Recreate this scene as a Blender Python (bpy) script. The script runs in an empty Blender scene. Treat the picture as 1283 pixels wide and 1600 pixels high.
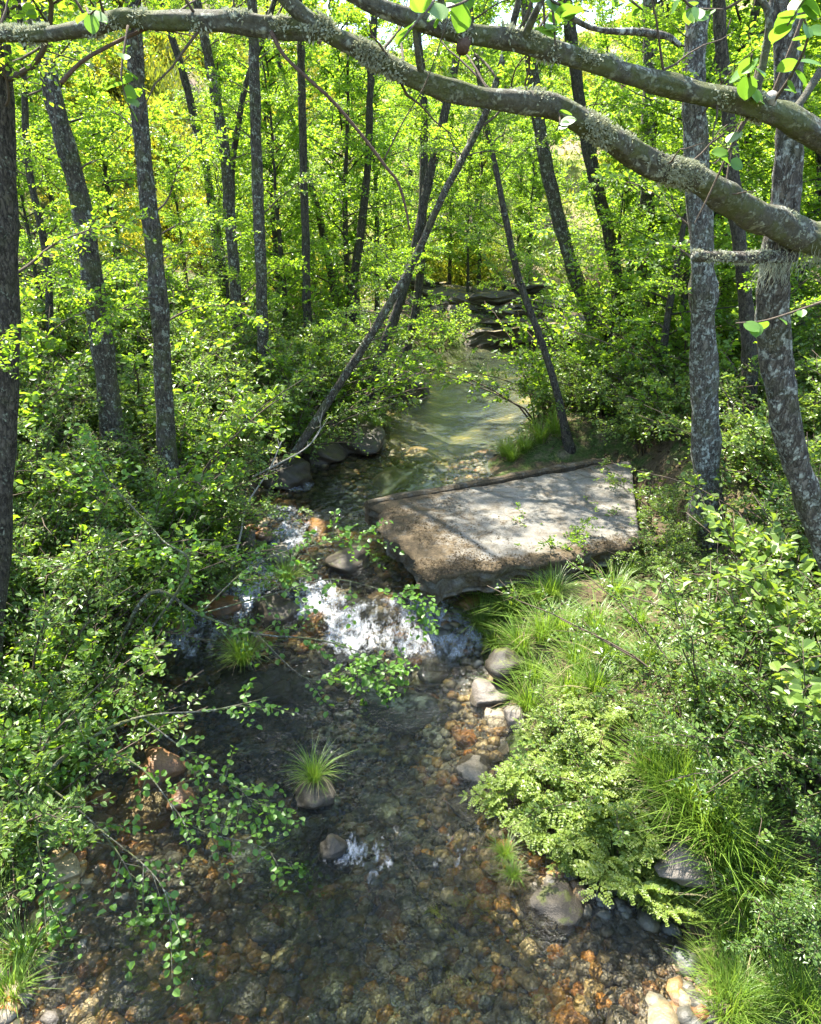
import bpy, math, random
import numpy as np
from mathutils import Vector, Matrix, Euler

R = math.radians
random.seed(7)
rng = np.random.default_rng(11)
scene = bpy.context.scene
COL = scene.collection

# ------------------------------------------------------------------ camera
CAM_H, PITCH, LENS = 4.8, R(23), 26.0
cam_d = bpy.data.cameras.new('camera')
cam_d.sensor_fit = 'VERTICAL'; cam_d.sensor_height = 36.0; cam_d.sensor_width = 36.0
cam_d.lens = LENS; cam_d.clip_start = 0.05; cam_d.clip_end = 2000
cam = bpy.data.objects.new('camera', cam_d); COL.objects.link(cam)
cam.location = (0, 0, CAM_H); cam.rotation_euler = (R(90) - PITCH, 0, 0)
scene.camera = cam

# ------------------------------------------------------------------ sky, sun, exposure
SUN_EL, SUN_AZ = R(64), R(-32)
world = bpy.data.worlds.new('World'); scene.world = world; world.use_nodes = True
wn = world.node_tree.nodes; wn.clear()
sky = wn.new('ShaderNodeTexSky'); sky.sky_type = 'NISHITA'; sky.sun_disc = False
sky.sun_elevation = SUN_EL; sky.sun_rotation = SUN_AZ
bg = wn.new('ShaderNodeBackground'); bg.inputs[1].default_value = 0.15
wo = wn.new('ShaderNodeOutputWorld')
world.node_tree.links.new(sky.outputs[0], bg.inputs[0]); world.node_tree.links.new(bg.outputs[0], wo.inputs[0])
sun_d = bpy.data.lights.new('sun', 'SUN'); sun_d.energy = 5.0; sun_d.angle = R(0.5); sun_d.color = (1.0, 0.95, 0.86)
sun = bpy.data.objects.new('sun', sun_d); COL.objects.link(sun)
sdir = Vector((math.sin(SUN_AZ) * math.cos(SUN_EL), math.cos(SUN_AZ) * math.cos(SUN_EL), math.sin(SUN_EL)))
sun.rotation_euler = sdir.to_track_quat('Z', 'Y').to_euler(); sun.location = (-10, 20, 40)
vs = scene.view_settings
vs.view_transform = 'Standard'; vs.look = 'None'; vs.gamma = 1.0; vs.use_curve_mapping = False
vs.exposure = 2.5
cy = scene.cycles
cy.max_bounces = 4; cy.diffuse_bounces = 3; cy.glossy_bounces = 2; cy.transmission_bounces = 3
cy.transparent_max_bounces = 6; cy.caustics_reflective = False; cy.caustics_refractive = False
cy.sample_clamp_indirect = 6.0
cy.use_denoising = True
try:
    cy.denoiser = 'OPENIMAGEDENOISE'; cy.denoising_input_passes = 'RGB_ALBEDO_NORMAL'
except Exception:
    pass

# ------------------------------------------------------------------ small maths
FPX = 1600 * LENS / 36.0
_f = np.array([0, math.cos(PITCH), -math.sin(PITCH)]); _u = np.array([0, math.sin(PITCH), math.cos(PITCH)])
def ray(x, y):
    return _f + np.array([1.0, 0, 0]) * (x - 641.5) / FPX + _u * (800 - y) / FPX
def dep(p): return float(np.dot(np.asarray(p) - np.array([0, 0, CAM_H]), _f))
def at(x, y, Y):                      # the point at world depth Y measured along the photograph's sight line
    d = ray(x, y); return np.array([0, 0, CAM_H]) + d * (Y / d[1])
def unit(v):
    v = np.asarray(v, float); return v / (np.linalg.norm(v, axis=-1, keepdims=True) + 1e-9)
_tab = np.random.default_rng(3).random((256, 256))
def vnoise(x, y):
    x = np.asarray(x, float); y = np.asarray(y, float)
    xi = np.floor(x).astype(int); yi = np.floor(y).astype(int); fx = x - xi; fy = y - yi
    fx = fx * fx * (3 - 2 * fx); fy = fy * fy * (3 - 2 * fy)
    a = _tab[xi & 255, yi & 255]; b = _tab[(xi + 1) & 255, yi & 255]
    c = _tab[xi & 255, (yi + 1) & 255]; d = _tab[(xi + 1) & 255, (yi + 1) & 255]
    return (a * (1 - fx) + b * fx) * (1 - fy) + (c * (1 - fx) + d * fx) * fy - 0.5
def fbm(x, y, o=4):
    s = 0; a = 1.0
    for k in range(o):
        s = s + a * vnoise(x * 2 ** k + 17.3 * k, y * 2 ** k + 5.1 * k); a *= .5
    return s
def sst(a, b, x):
    t = np.clip((np.asarray(x, float) - a) / (b - a), 0, 1); return t * t * (3 - 2 * t)

# ------------------------------------------------------------------ the lie of the land
def wl(Y):                             # water level: pool above the weir, fast water below
    return 0.5 * sst(7.2, 10.0, Y) + 0.06 * sst(2, 7.2, Y)
def on_water(x, y):
    z = 0.0
    for k in range(12):
        d = ray(x, y); p = np.array([0, 0, CAM_H]) + d * ((z - CAM_H) / d[2]); z = 0.5 * z + 0.5 * float(wl(p[1]))
    return p
LB = [(-60, 1600), (-10, 1500), (60, 1370), (110, 1250), (140, 1130), (190, 1020), (300, 935), (365, 870), (395, 800), (440, 748), (525, 712), (598, 690), (602, 650), (606, 615)]
RB = [(1180, 1600), (1100, 1470), (930, 1390), (850, 1300), (805, 1210), (800, 1120), (770, 1060), (735, 990), (745, 900), (760, 800), (770, 722), (800, 690), (830, 650), (850, 615)]
lbw = np.array([on_water(*p)[:2] for p in LB]); rbw = np.array([on_water(*p)[:2] for p in RB])
lbw = np.vstack([[-4.2, -8], [-3.6, 0.5], lbw, [[-0.3, 20.0], [0.4, 22.0], [2.5, 24.0], [6.5, 26.2], [14, 29], [30, 34], [200, 90]]])
rbw = np.vstack([[3.2, -8], [2.7, 0.5], rbw, [[4.3, 19.0], [6.5, 20.5], [9, 22.4], [14, 24.5], [30, 29], [60, 40], [260, 90]]])
lbw = lbw[np.argsort(lbw[:, 1])]; rbw = rbw[np.argsort(rbw[:, 1])]
_ys = np.linspace(-8, 90, 1200)
def _nrm(b):
    g = np.gradient(np.interp(_ys, b[:, 1], b[:, 0]), _ys); g = np.convolve(np.pad(g, 12, 'edge'), np.ones(25) / 25, 'valid'); return np.sqrt(1 + g * g)
_nl = _nrm(lbw); _nr = _nrm(rbw)
def chan(x, Y):
    wob = 0.22 * fbm(Y * 1.3, Y * 0 + 2.2, 3)
    xl = np.interp(Y, lbw[:, 1], lbw[:, 0]) + wob; xr = np.interp(Y, rbw[:, 1], rbw[:, 0]) + 0.22 * fbm(Y * 1.3, Y * 0 + 9.7, 3)
    sl = np.interp(Y, _ys, _nl); sr = np.interp(Y, _ys, _nr)
    return (xl - x) / sl, (x - xr) / sr
def height(x, Y, sink=0.0):
    x = np.asarray(x, float); Y = np.asarray(Y, float)
    dl, dr = chan(x, Y); d = np.maximum(dl, dr); w = wl(Y)
    ins = np.clip(-d, 0, None)
    shallow = 1 - 0.75 * sst(6.6, 7.6, Y) * (1 - sst(9.4, 10.4, Y)) - (.42 + .12 * sst(0.1, 1.2, x) + .15 * sst(.6, 2.0, -x)) * (1 - sst(4.0, 4.9, Y)) - .25 * sst(.8, 2.2, -x) * (1 - sst(6, 7, Y))
    bed = w - (0.05 + 0.62 * sst(0, 1.4, ins) - .30 * sst(.2, 1.2, ins) * sst(10.5, 13, Y)) * shallow + 0.09 * fbm(x * 1.1, Y * 1.1) - sink * sst(0, .35, ins)
    o = np.clip(d, 0, None)
    bank = w + 0.5 * sst(0, 0.9, o) + 0.14 * np.clip(o - .4, 0, 30) + 0.22 * fbm(x * .6, Y * .6) * sst(0, 1.5, o) + 0.05 * fbm(x * 4, Y * 4, 2)
    dl2 = np.minimum(np.interp(Y, lbw[:, 1], lbw[:, 0]), -.3) - x; left = np.clip(np.minimum(dl, dl2) - 3.0, 0, 30) * 0.26 + np.clip(np.minimum(dl, dl2) - 9, 0, 50) * 0.1
    right = np.clip(dr - 5.0, 0, 60) * 0.16
    hillw = np.clip(Y - 29 - 0.10 * np.clip(x, -60, 60), 0, 65)
    hill = hillw * (0.36 - 0.14 * sst(-20, -5, x) + 0.12 * sst(8, 40, x)) + 1.6 * fbm(x * .08, Y * .08) * sst(2, 12, hillw)
    h = np.where(d < 0, bed, bank + left + right)
    sm = sst(.2, .6, x) * (1 - sst(3.2, 4.4, x)) * sst(7.4, 7.9, Y) * (1 - sst(11.6, 12.6, Y)); h = h - sm * np.clip(h - .62, 0, None)
    far = sst(24, 32, Y)
    return h + hill * np.where(d < 0, sst(29, 34, Y), 1.0) * far
def ground_hit(px, py):
    d = ray(px, py); t = np.arange(1.0, 140, 0.03); p = np.array([0, 0, CAM_H]) + t[:, None] * d
    k = np.argmax(p[:, 2] < height(p[:, 0], p[:, 1])); return p[k]

# ------------------------------------------------------------------ mesh building
class MB:
    def __init__(s): s.V = []; s.F = {}; s.A = []; s.n = 0
    def add(s, V, F, rnd=None):
        V = np.asarray(V, float).reshape(-1, 3); F = np.asarray(F, int); k = F.shape[1]
        s.F.setdefault(k, []).append(F + s.n); s.V.append(V); s.n += len(V)
        s.A.append(np.full(len(V), 0.5) if rnd is None else np.broadcast_to(np.asarray(rnd, float), (len(V),)))
        return s
    def mesh(s, name, mat, smooth=True, extra=None):
        me = bpy.data.meshes.new(name); V = np.concatenate(s.V)
        me.vertices.add(len(V)); me.vertices.foreach_set('co', V.ravel().astype(np.float32))
        lv = []; st = []; tot = []; c = 0
        for k, L in s.F.items():
            f = np.concatenate(L); lv.append(f.ravel()); st.append(c + np.arange(len(f)) * k); tot.append(np.full(len(f), k)); c += f.size
        lv = np.concatenate(lv); st = np.concatenate(st); tot = np.concatenate(tot)
        me.loops.add(len(lv)); me.loops.foreach_set('vertex_index', lv.astype(np.int32))
        me.polygons.add(len(st)); me.polygons.foreach_set('loop_start', st.astype(np.int32))
        try: me.polygons.foreach_set('loop_total', tot.astype(np.int32))
        except Exception: pass
        a = me.attributes.new('rnd', 'FLOAT', 'POINT'); a.data.foreach_set('value', np.concatenate(s.A).astype(np.float32))
        if extra:
            for kk, v in extra.items():
                a = me.attributes.new(kk, 'FLOAT', 'POINT'); a.data.foreach_set('value', np.asarray(v, np.float32))
        me.update(calc_edges=True); me.validate()
        me.polygons.foreach_set('use_smooth', np.full(len(me.polygons), smooth))
        if mat: me.materials.append(mat)
        return me
def tag(o, label=None, cat=None, group=None, kind=None):
    if label: o['label'] = label
    if cat: o['category'] = cat
    if group: o['group'] = group
    if kind: o['kind'] = kind
    return o
def ob(name, me, parent=None, loc=(0, 0, 0), rot=None, sc=None):
    o = bpy.data.objects.new(name, me); COL.objects.link(o); o.location = tuple(float(v) for v in loc)
    if rot is not None: o.rotation_euler = rot
    if sc is not None: o.scale = (sc, sc, sc) if np.isscalar(sc) else tuple(sc)
    if parent: o.parent = parent
    return o
def thing(name, loc, label, cat, group=None, rz=0, sc=None):
    return tag(ob(name, None, None, loc, (0, 0, rz), sc), label, cat, group)

def smooth_path(P, n):
    P = np.asarray(P, float); m = len(P)
    if m < 3:
        t = np.linspace(0, 1, n)[:, None]; return P[0] * (1 - t) + P[-1] * t
    Q = np.vstack([2 * P[0] - P[1], P, 2 * P[-1] - P[-2]]); out = []
    for s in np.linspace(0, m - 1 - 1e-6, n):
        i = int(s); t = s - i; a, b, c, d = Q[i:i + 4]
        out.append(.5 * ((2 * b) + (c - a) * t + (2 * a - 5 * b + 4 * c - d) * t * t + (3 * b - a - 3 * c + d) * t ** 3))
    return np.array(out)
def tube(mb, P, r, seg=8, rough=0.0, seed=0, rnd=None, freq=9.0):
    P = np.asarray(P, float); n = len(P); r = np.broadcast_to(np.asarray(r, float), (n,))
    T = unit(np.gradient(P, axis=0)); ref = np.array([0.3, 0.9, 0.31])
    N = unit(np.cross(T, ref)); B = np.cross(T, N)
    a = np.linspace(0, 2 * np.pi, seg, endpoint=False); ca, sa = np.cos(a), np.sin(a)
    rr = r[:, None] * np.ones(seg)
    if rough:
        L = np.concatenate([[0], np.cumsum(np.linalg.norm(np.diff(P, axis=0), axis=1))])
        g = fbm(L[:, None] * freq + 13 * seed + 0 * a, 2.3 * ca[None] + 31.7 * seed + 4, 3) + fbm(L[:, None] * freq * .5 + seed * 7.7 + 0 * a, 2.3 * sa[None] + 11, 3)
        rr = rr * (1 + rough * g)
    V = P[:, None, :] + rr[..., None] * (ca[None, :, None] * N[:, None, :] + sa[None, :, None] * B[:, None, :])
    i = np.arange(n - 1)[:, None] * seg; j = np.arange(seg)[None]; k = (j + 1) % seg
    F = np.stack([i + j, i + k, i + seg + k, i + seg + j], -1).reshape(-1, 4)
    base = mb.n
    mb.add(V.reshape(-1, 3), F, rnd)
    c0 = mb.n; mb.add(np.array([P[0], P[-1]]), np.zeros((0, 3), int), rnd)
    jj = np.arange(seg); kk = (jj + 1) % seg
    mb.F.setdefault(3, []).append(np.stack([base + kk, base + jj, np.full(seg, c0)], -1))
    e = base + (n - 1) * seg
    mb.F[3].append(np.stack([e + jj, e + kk, np.full(seg, c0 + 1)], -1))
def leafset(mb, P, A, N, L, W, full=True, curl=.18):
    n = len(P); A = unit(A); N = unit(N - A * (N * A).sum(-1, keepdims=True)); B = np.cross(N, A)
    L = np.broadcast_to(L, (n,))[:, None]; W = np.broadcast_to(W, (n,))[:, None]
    rnd = rng.random(n)
    if full:
        pts = [P, P + A * L * .30 + B * W * .46 + N * W * curl, P + A * L * .72 + B * W * .40 + N * W * curl * .8, P + A * L - N * L * .10,
               P + A * L * .72 - B * W * .40 + N * W * curl * .8, P + A * L * .30 - B * W * .46 + N * W * curl]
        V = np.stack(pts, 1).reshape(-1, 3); b = np.arange(n)[:, None] * 6
        mb.add(V, np.concatenate([b + [[0, 3, 2, 1]], b + [[0, 5, 4, 3]]]), np.repeat(rnd, 6))
    else:
        pts = [P, P + A * L * .5 + B * W * .5 + N * W * curl, P + A * L, P + A * L * .5 - B * W * .5 + N * W * curl]
        V = np.stack(pts, 1).reshape(-1, 3); b = np.arange(n)[:, None] * 4
        mb.add(V, b + [[0, 3, 2, 1]], np.repeat(rnd, 4))
def rv(n, s=1.0): return rng.normal(0, s, (n, 3))
UP = np.array([0, 0, 1.0])

# ------------------------------------------------------------------ materials
def nodes(name):
    m = bpy.data.materials.new(name); m.use_nodes = True; nt = m.node_tree; nt.nodes.clear()
    out = nt.nodes.new('ShaderNodeOutputMaterial')
    def N(t, **kw):
        x = nt.nodes.new('ShaderNode' + t)
        for k, v in kw.items():
            if k.startswith('i_'): x.inputs[int(k[2:])].default_value = v
            else: setattr(x, k, v)
        return x
    def Lk(a, b): nt.links.new(a, b)
    return m, N, Lk, out
def ramp(N, stops, interp='LINEAR'):
    r = N('ValToRGB'); e = r.color_ramp.elements; r.color_ramp.interpolation = interp
    while len(e) < len(stops): e.new(0.5)
    for k, (p, c) in enumerate(stops):
        e[k].position = p; e[k].color = (*c, 1) if len(c) == 3 else c
    return r
def noise(N, Lk, co, scale, detail=5, rough=.6, dist=0):
    t = N('TexNoise'); t.inputs['Scale'].default_value = scale; t.inputs['Detail'].default_value = detail
    t.inputs['Roughness'].default_value = rough; t.inputs['Distortion'].default_value = dist; Lk(co, t.inputs['Vector']); return t
def leaf_mat(name, c1, c2, c3, tcol, tmix=.45, rough=.42, spec=.5):
    m, N, Lk, out = nodes(name)
    at_ = N('Attribute', attribute_name='rnd'); oi = N('ObjectInfo')
    ad = N('Math', operation='MULTIPLY_ADD'); ad.inputs[1].default_value = .3; Lk(oi.outputs['Random'], ad.inputs[0])
    m7 = N('Math', operation='MULTIPLY'); m7.inputs[1].default_value = .7; Lk(at_.outputs['Fac'], m7.inputs[0]); Lk(m7.outputs[0], ad.inputs[2])
    r = ramp(N, [(0.0, c1), (.55, c2), (1.0, c3)]); Lk(ad.outputs[0], r.inputs[0])
    p = N('BsdfPrincipled'); p.inputs['Roughness'].default_value = rough; p.inputs['Specular IOR Level'].default_value = spec
    Lk(r.outputs[0], p.inputs['Base Color'])
    mx = N('MixRGB', blend_type='MULTIPLY'); mx.inputs[0].default_value = 1; mx.inputs[2].default_value = (*tcol, 1); Lk(r.outputs[0], mx.inputs[1])
    t = N('BsdfTranslucent'); Lk(mx.outputs[0], t.inputs[0])
    s = N('MixShader'); s.inputs[0].default_value = tmix; Lk(p.outputs[0], s.inputs[1]); Lk(t.outputs[0], s.inputs[2]); Lk(s.outputs[0], out.inputs[0])
    return m
M = {}
M['alder'] = leaf_mat('alder_leaf', (.065, .13, .018), (.105, .185, .024), (.165, .25, .035), (2.6, 2.35, .8), .6)
M['canopy'] = leaf_mat('canopy_leaf', (.075, .15, .022), (.11, .20, .028), (.17, .26, .04), (2.7, 2.35, .8), .62)
M['shrub'] = leaf_mat('shrub_leaf', (.06, .115, .024), (.095, .165, .032), (.145, .22, .05), (2.1, 1.9, .8), .46, .36)
M['shrub2'] = leaf_mat('privet_leaf', (.075, .135, .024), (.115, .185, .034), (.17, .24, .05), (2.1, 1.9, .75), .46, .36)
M['herb'] = leaf_mat('herb_leaf', (.12, .185, .026), (.16, .225, .036), (.22, .27, .055), (1.7, 1.5, .7), .45)
M['grass'] = leaf_mat('grass_blade', (.08, .16, .02), (.13, .22, .03), (.20, .28, .05), (1.7, 1.6, .7), .45, .4)
M['broom'] = leaf_mat('broom_twig', (.09, .14, .02), (.15, .19, .03), (.22, .22, .04), (1.5, 1.4, .6), .4)
M['blossom'] = leaf_mat('broom_blossom', (.52, .44, .015), (.6, .51, .02), (.66, .58, .05), (1.2, 1.15, .7), .35)
M['heath'] = leaf_mat('heath_leaf', (.16, .11, .09), (.2, .15, .11), (.24, .19, .15), (1.2, 1.1, 1), .3)
M['drygrass'] = leaf_mat('dry_blade', (.22, .17, .09), (.3, .24, .13), (.36, .3, .19), (1.1, 1, .8), .3)
M['moss'] = leaf_mat('moss_frond', (.10, .13, .012), (.16, .17, .015), (.26, .22, .02), (1.2, 1.1, .6), .25, .7, .2)
M['lichen'] = leaf_mat('lichen_frond', (.26, .27, .17), (.34, .35, .24), (.42, .43, .33), (1, 1, .9), .2, .8, .1)

def bark_mat(name, dark, mid, lich, lam, moss=.0, scale=1.0, plate=1.0):
    m, N, Lk, out = nodes(name)
    tc = N('TexCoord'); mp = N('Mapping'); mp.inputs['Scale'].default_value = (1, 1, .35 if plate > .5 else 1); Lk(tc.outputs['Object'], mp.inputs[0])
    oi = N('ObjectInfo'); ad = N('VectorMath', operation='ADD'); Lk(tc.outputs['Object'], ad.inputs[0])
    sc_ = N('VectorMath', operation='SCALE'); sc_.inputs['Scale'].default_value = 37.; cb = N('CombineXYZ'); Lk(oi.outputs['Random'], cb.inputs[0]); Lk(oi.outputs['Random'], cb.inputs[2])
    Lk(cb.outputs[0], sc_.inputs[0]); Lk(sc_.outputs[0], ad.inputs[1])
    n0 = noise(N, Lk, mp.outputs[0], 26 * scale, 6, .7, .4)
    dv = N('VectorMath', operation='SCALE'); dv.inputs['Scale'].default_value = .11 / scale; Lk(n0.outputs['Color'], dv.inputs[0]); da = N('VectorMath', operation='ADD'); Lk(mp.outputs[0], da.inputs[0]); Lk(dv.outputs[0], da.inputs[1])
    pv_ = N('TexVoronoi', feature='DISTANCE_TO_EDGE'); pv_.inputs['Scale'].default_value = 31 * scale; Lk(da.outputs[0], pv_.inputs['Vector'])
    pe = N('MapRange'); pe.inputs[2].default_value = .16; pe.inputs[3].default_value = -.20 * plate; pe.inputs[4].default_value = .05 * plate; Lk(pv_.outputs['Distance'], pe.inputs[0])
    n1 = N('Math', operation='ADD'); Lk(n0.outputs[0], n1.inputs[0]); Lk(pe.outputs[0], n1.inputs[1])
    r1 = ramp(N, [(.25, dark), (.66, mid)]); Lk(n1.outputs[0], r1.inputs[0])
    n2 = noise(N, Lk, ad.outputs[0], 13 * scale, 7, .7, .5)
    v = N('TexVoronoi'); v.inputs['Scale'].default_value = 38 * scale; Lk(ad.outputs[0], v.inputs['Vector'])
    sub = N('Math', operation='MULTIPLY_ADD'); sub.inputs[1].default_value = -.16; Lk(v.outputs['Distance'], sub.inputs[0]); Lk(n2.outputs[0], sub.inputs[2])
    pk = N('Math', operation='MULTIPLY_ADD'); pk.inputs[1].default_value = .30; Lk(pe.outputs[0], pk.inputs[0]); Lk(sub.outputs[0], pk.inputs[2]); r2 = ramp(N, [(lam - .02, (0, 0, 0)), (lam + .05, (1, 1, 1))]); Lk(pk.outputs[0], r2.inputs[0])
    n3 = noise(N, Lk, ad.outputs[0], 45 * scale, 3, .6)
    r3 = ramp(N, [(.3, tuple(c * .55 for c in lich)), (.7, lich)]); Lk(n3.outputs[0], r3.inputs[0])
    mx = N('MixRGB'); Lk(r2.outputs[0], mx.inputs[0]); Lk(r1.outputs[0], mx.inputs[1]); Lk(r3.outputs[0], mx.inputs[2])
    n4 = noise(N, Lk, ad.outputs[0], 4 * scale, 4, .6); r4 = ramp(N, [(.56 - moss * .2, (0, 0, 0)), (.66 - moss * .2, (1, 1, 1))]); Lk(n4.outputs[0], r4.inputs[0])
    mf = N('Math', operation='MULTIPLY'); mf.inputs[1].default_value = moss; Lk(r4.outputs[0], mf.inputs[0])
    mm = N('MixRGB'); mm.inputs[2].default_value = (.09, .11, .02, 1); Lk(mf.outputs[0], mm.inputs[0]); Lk(mx.outputs[0], mm.inputs[1])
    p = N('BsdfPrincipled'); p.inputs['Roughness'].default_value = .85; p.inputs['Specular IOR Level'].default_value = .2; Lk(mm.outputs[0], p.inputs['Base Color'])
    h = N('Math', operation='MULTIPLY_ADD'); h.inputs[1].default_value = .35; Lk(r2.outputs[0], h.inputs[0]); Lk(n1.outputs[0], h.inputs[2])
    b = N('Bump'); b.inputs['Strength'].default_value = .9; b.inputs['Distance'].default_value = .025 / scale; Lk(h.outputs[0], b.inputs['Height']); Lk(b.outputs[0], p.inputs['Normal'])
    Lk(p.outputs[0], out.inputs[0]); return m
M['bark'] = bark_mat('lichened_bark', (.022, .018, .014), (.12, .10, .075), (.36, .37, .29), .465, .3)
M['bark_dark'] = bark_mat('dark_bark', (.018, .015, .012), (.10, .085, .066), (.27, .28, .21), .52, .12)
M['bark_pale'] = bark_mat('pale_lichened_bark', (.03, .025, .02), (.16, .14, .11), (.42, .43, .36), .44, .2)
M['limb'] = bark_mat('smooth_limb_bark', (.03, .028, .02), (.12, .112, .078), (.33, .34, .26), .455, .5, 1.5, .25)
M['twig'] = bark_mat('twig_bark', (.05, .035, .025), (.13, .10, .07), (.25, .25, .2), .62, 0, 3, .3)
M['redtwig'] = bark_mat('red_twig_bark', (.06, .035, .024), (.14, .09, .062), (.25, .2, .16), .66, 0, 3, .3)
M['deadtwig'] = bark_mat('dead_twig_bark', (.2, .18, .15), (.36, .33, .28), (.4, .4, .34), .6, 0, 3, .3)

def rock_mat(name, stops, use_obj=True, wet=.45, moss=None, sc=6.0):
    m, N, Lk, out = nodes(name)
    tc = N('TexCoord'); src = N('ObjectInfo').outputs['Random'] if use_obj else N('Attribute', attribute_name='rnd').outputs['Fac']
    r = ramp(N, stops, 'CONSTANT' if len(stops) > 3 else 'LINEAR'); Lk(src, r.inputs[0])
    geo = N('NewGeometry'); n = noise(N, Lk, geo.outputs['Position'], sc, 6, .65); n2 = noise(N, Lk, geo.outputs['Position'], sc * 9, 4, .6)
    v = ramp(N, [(.25, (.45, .43, .4)), (.75, (1.35, 1.3, 1.25))]); Lk(n.outputs[0], v.inputs[0])
    mx = N('MixRGB', blend_type='MULTIPLY'); mx.inputs[0].default_value = 1; Lk(r.outputs[0], mx.inputs[1]); Lk(v.outputs[0], mx.inputs[2])
    v2 = ramp(N, [(.3, (.7, .7, .7)), (.7, (1.2, 1.2, 1.2))]); Lk(n2.outputs[0], v2.inputs[0])
    mx2 = N('MixRGB', blend_type='MULTIPLY'); mx2.inputs[0].default_value = 1; Lk(mx.outputs[0], mx2.inputs[1]); Lk(v2.outputs[0], mx2.inputs[2])
    col = mx2.outputs[0]
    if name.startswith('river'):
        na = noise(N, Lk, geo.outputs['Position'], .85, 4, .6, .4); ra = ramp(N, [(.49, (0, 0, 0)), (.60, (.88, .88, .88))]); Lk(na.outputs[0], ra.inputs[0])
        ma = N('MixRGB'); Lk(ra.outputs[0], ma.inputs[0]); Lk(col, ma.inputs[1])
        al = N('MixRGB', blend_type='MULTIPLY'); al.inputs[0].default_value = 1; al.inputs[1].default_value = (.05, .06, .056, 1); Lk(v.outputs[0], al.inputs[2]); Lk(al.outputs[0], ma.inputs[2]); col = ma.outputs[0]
    if moss:
        sx = N('SeparateXYZ'); Lk(geo.outputs['Normal'], sx.inputs[0])
        a = N('Math', operation='MULTIPLY_ADD'); a.inputs[1].default_value = .35; Lk(sx.outputs[2], a.inputs[0]); Lk(n.outputs[0], a.inputs[2])
        rr = ramp(N, [(moss[0], (0, 0, 0)), (moss[0] + .08, (1, 1, 1))]); Lk(a.outputs[0], rr.inputs[0])
        mm = N('MixRGB'); Lk(rr.outputs[0], mm.inputs[0]); Lk(col, mm.inputs[1]); mm.inputs[2].default_value = (*moss[1], 1); col = mm.outputs[0]
    p = N('BsdfPrincipled'); p.inputs['Roughness'].default_value = wet; p.inputs['Specular IOR Level'].default_value = .35; Lk(col, p.inputs['Base Color'])
    b = N('Bump'); b.inputs['Strength'].default_value = .5; b.inputs['Distance'].default_value = .02; Lk(n2.outputs[0], b.inputs['Height']); Lk(b.outputs[0], p.inputs['Normal'])
    Lk(p.outputs[0], out.inputs[0]); return m
STONES = [(0, (.28, .16, .045)), (.16, (.30, .22, .10)), (.32, (.18, .155, .11)), (.45, (.30, .14, .03)), (.56, (.12, .105, .075)), (.70, (.33, .27, .16)), (.82, (.22, .095, .025)), (.90, (.07, .06, .045))]
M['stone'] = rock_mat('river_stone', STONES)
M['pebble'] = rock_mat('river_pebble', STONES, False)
M['boulder'] = rock_mat('grey_boulder', [(0, (.095, .083, .068)), (1, (.15, .132, .11))], True, .6)
M['rustrock'] = rock_mat('rust_rock', [(0, (.10, .055, .026)), (1, (.15, .08, .035))], True, .4)
M['goldrock'] = rock_mat('golden_rock', [(0, (.17, .12, .055)), (1, (.24, .17, .08))], True, .45)
M['mossrock'] = rock_mat('mossy_rock', [(0, (.035, .03, .02)), (1, (.07, .055, .035))], True, .5, (.86, (.06, .065, .012)), 9.)
M['cliff'] = rock_mat('outcrop_rock', [(0, (.05, .045, .038)), (1, (.11, .095, .075))], True, .8, (.86, (.2, .15, .015)), 3.5)

def ground_mat():
    m, N, Lk, out = nodes('woodland_soil')
    g = N('NewGeometry'); n = noise(N, Lk, g.outputs['Position'], 1.6, 7, .65); n2 = noise(N, Lk, g.outputs['Position'], 22, 5, .7)
    r = ramp(N, [(.3, (.045, .035, .022)), (.45, (.10, .075, .045)), (.56, (.05, .08, .02)), (.72, (.19, .15, .10))]); Lk(n.outputs[0], r.inputs[0])
    v = ramp(N, [(.3, (.45, .45, .45)), (.7, (1.5, 1.45, 1.4))]); Lk(n2.outputs[0], v.inputs[0])
    mx = N('MixRGB', blend_type='MULTIPLY'); mx.inputs[0].default_value = 1; Lk(r.outputs[0], mx.inputs[1]); Lk(v.outputs[0], mx.inputs[2])
    sep = N('SeparateXYZ'); Lk(g.outputs['Position'], sep.inputs[0]); fr = N('MapRange'); fr.inputs[1].default_value = 27; fr.inputs[2].default_value = 34; Lk(sep.outputs[1], fr.inputs[0])
    nh = noise(N, Lk, g.outputs['Position'], .35, 6, .6); hr = ramp(N, [(.3, (.10, .13, .03)), (.5, (.17, .17, .05)), (.62, (.24, .17, .13)), (.8, (.14, .17, .04))]); Lk(nh.outputs[0], hr.inputs[0])
    mh = N('MixRGB'); Lk(fr.outputs[0], mh.inputs[0]); Lk(mx.outputs[0], mh.inputs[1]); Lk(hr.outputs[0], mh.inputs[2])
    p = N('BsdfPrincipled'); p.inputs['Roughness'].default_value = .95; p.inputs['Specular IOR Level'].default_value = .1; Lk(mh.outputs[0], p.inputs['Base Color'])
    b = N('Bump'); b.inputs['Strength'].default_value = .8; b.inputs['Distance'].default_value = .05; Lk(n2.outputs[0], b.inputs['Height']); Lk(b.outputs[0], p.inputs['Normal'])
    Lk(p.outputs[0], out.inputs[0]); return m
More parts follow.
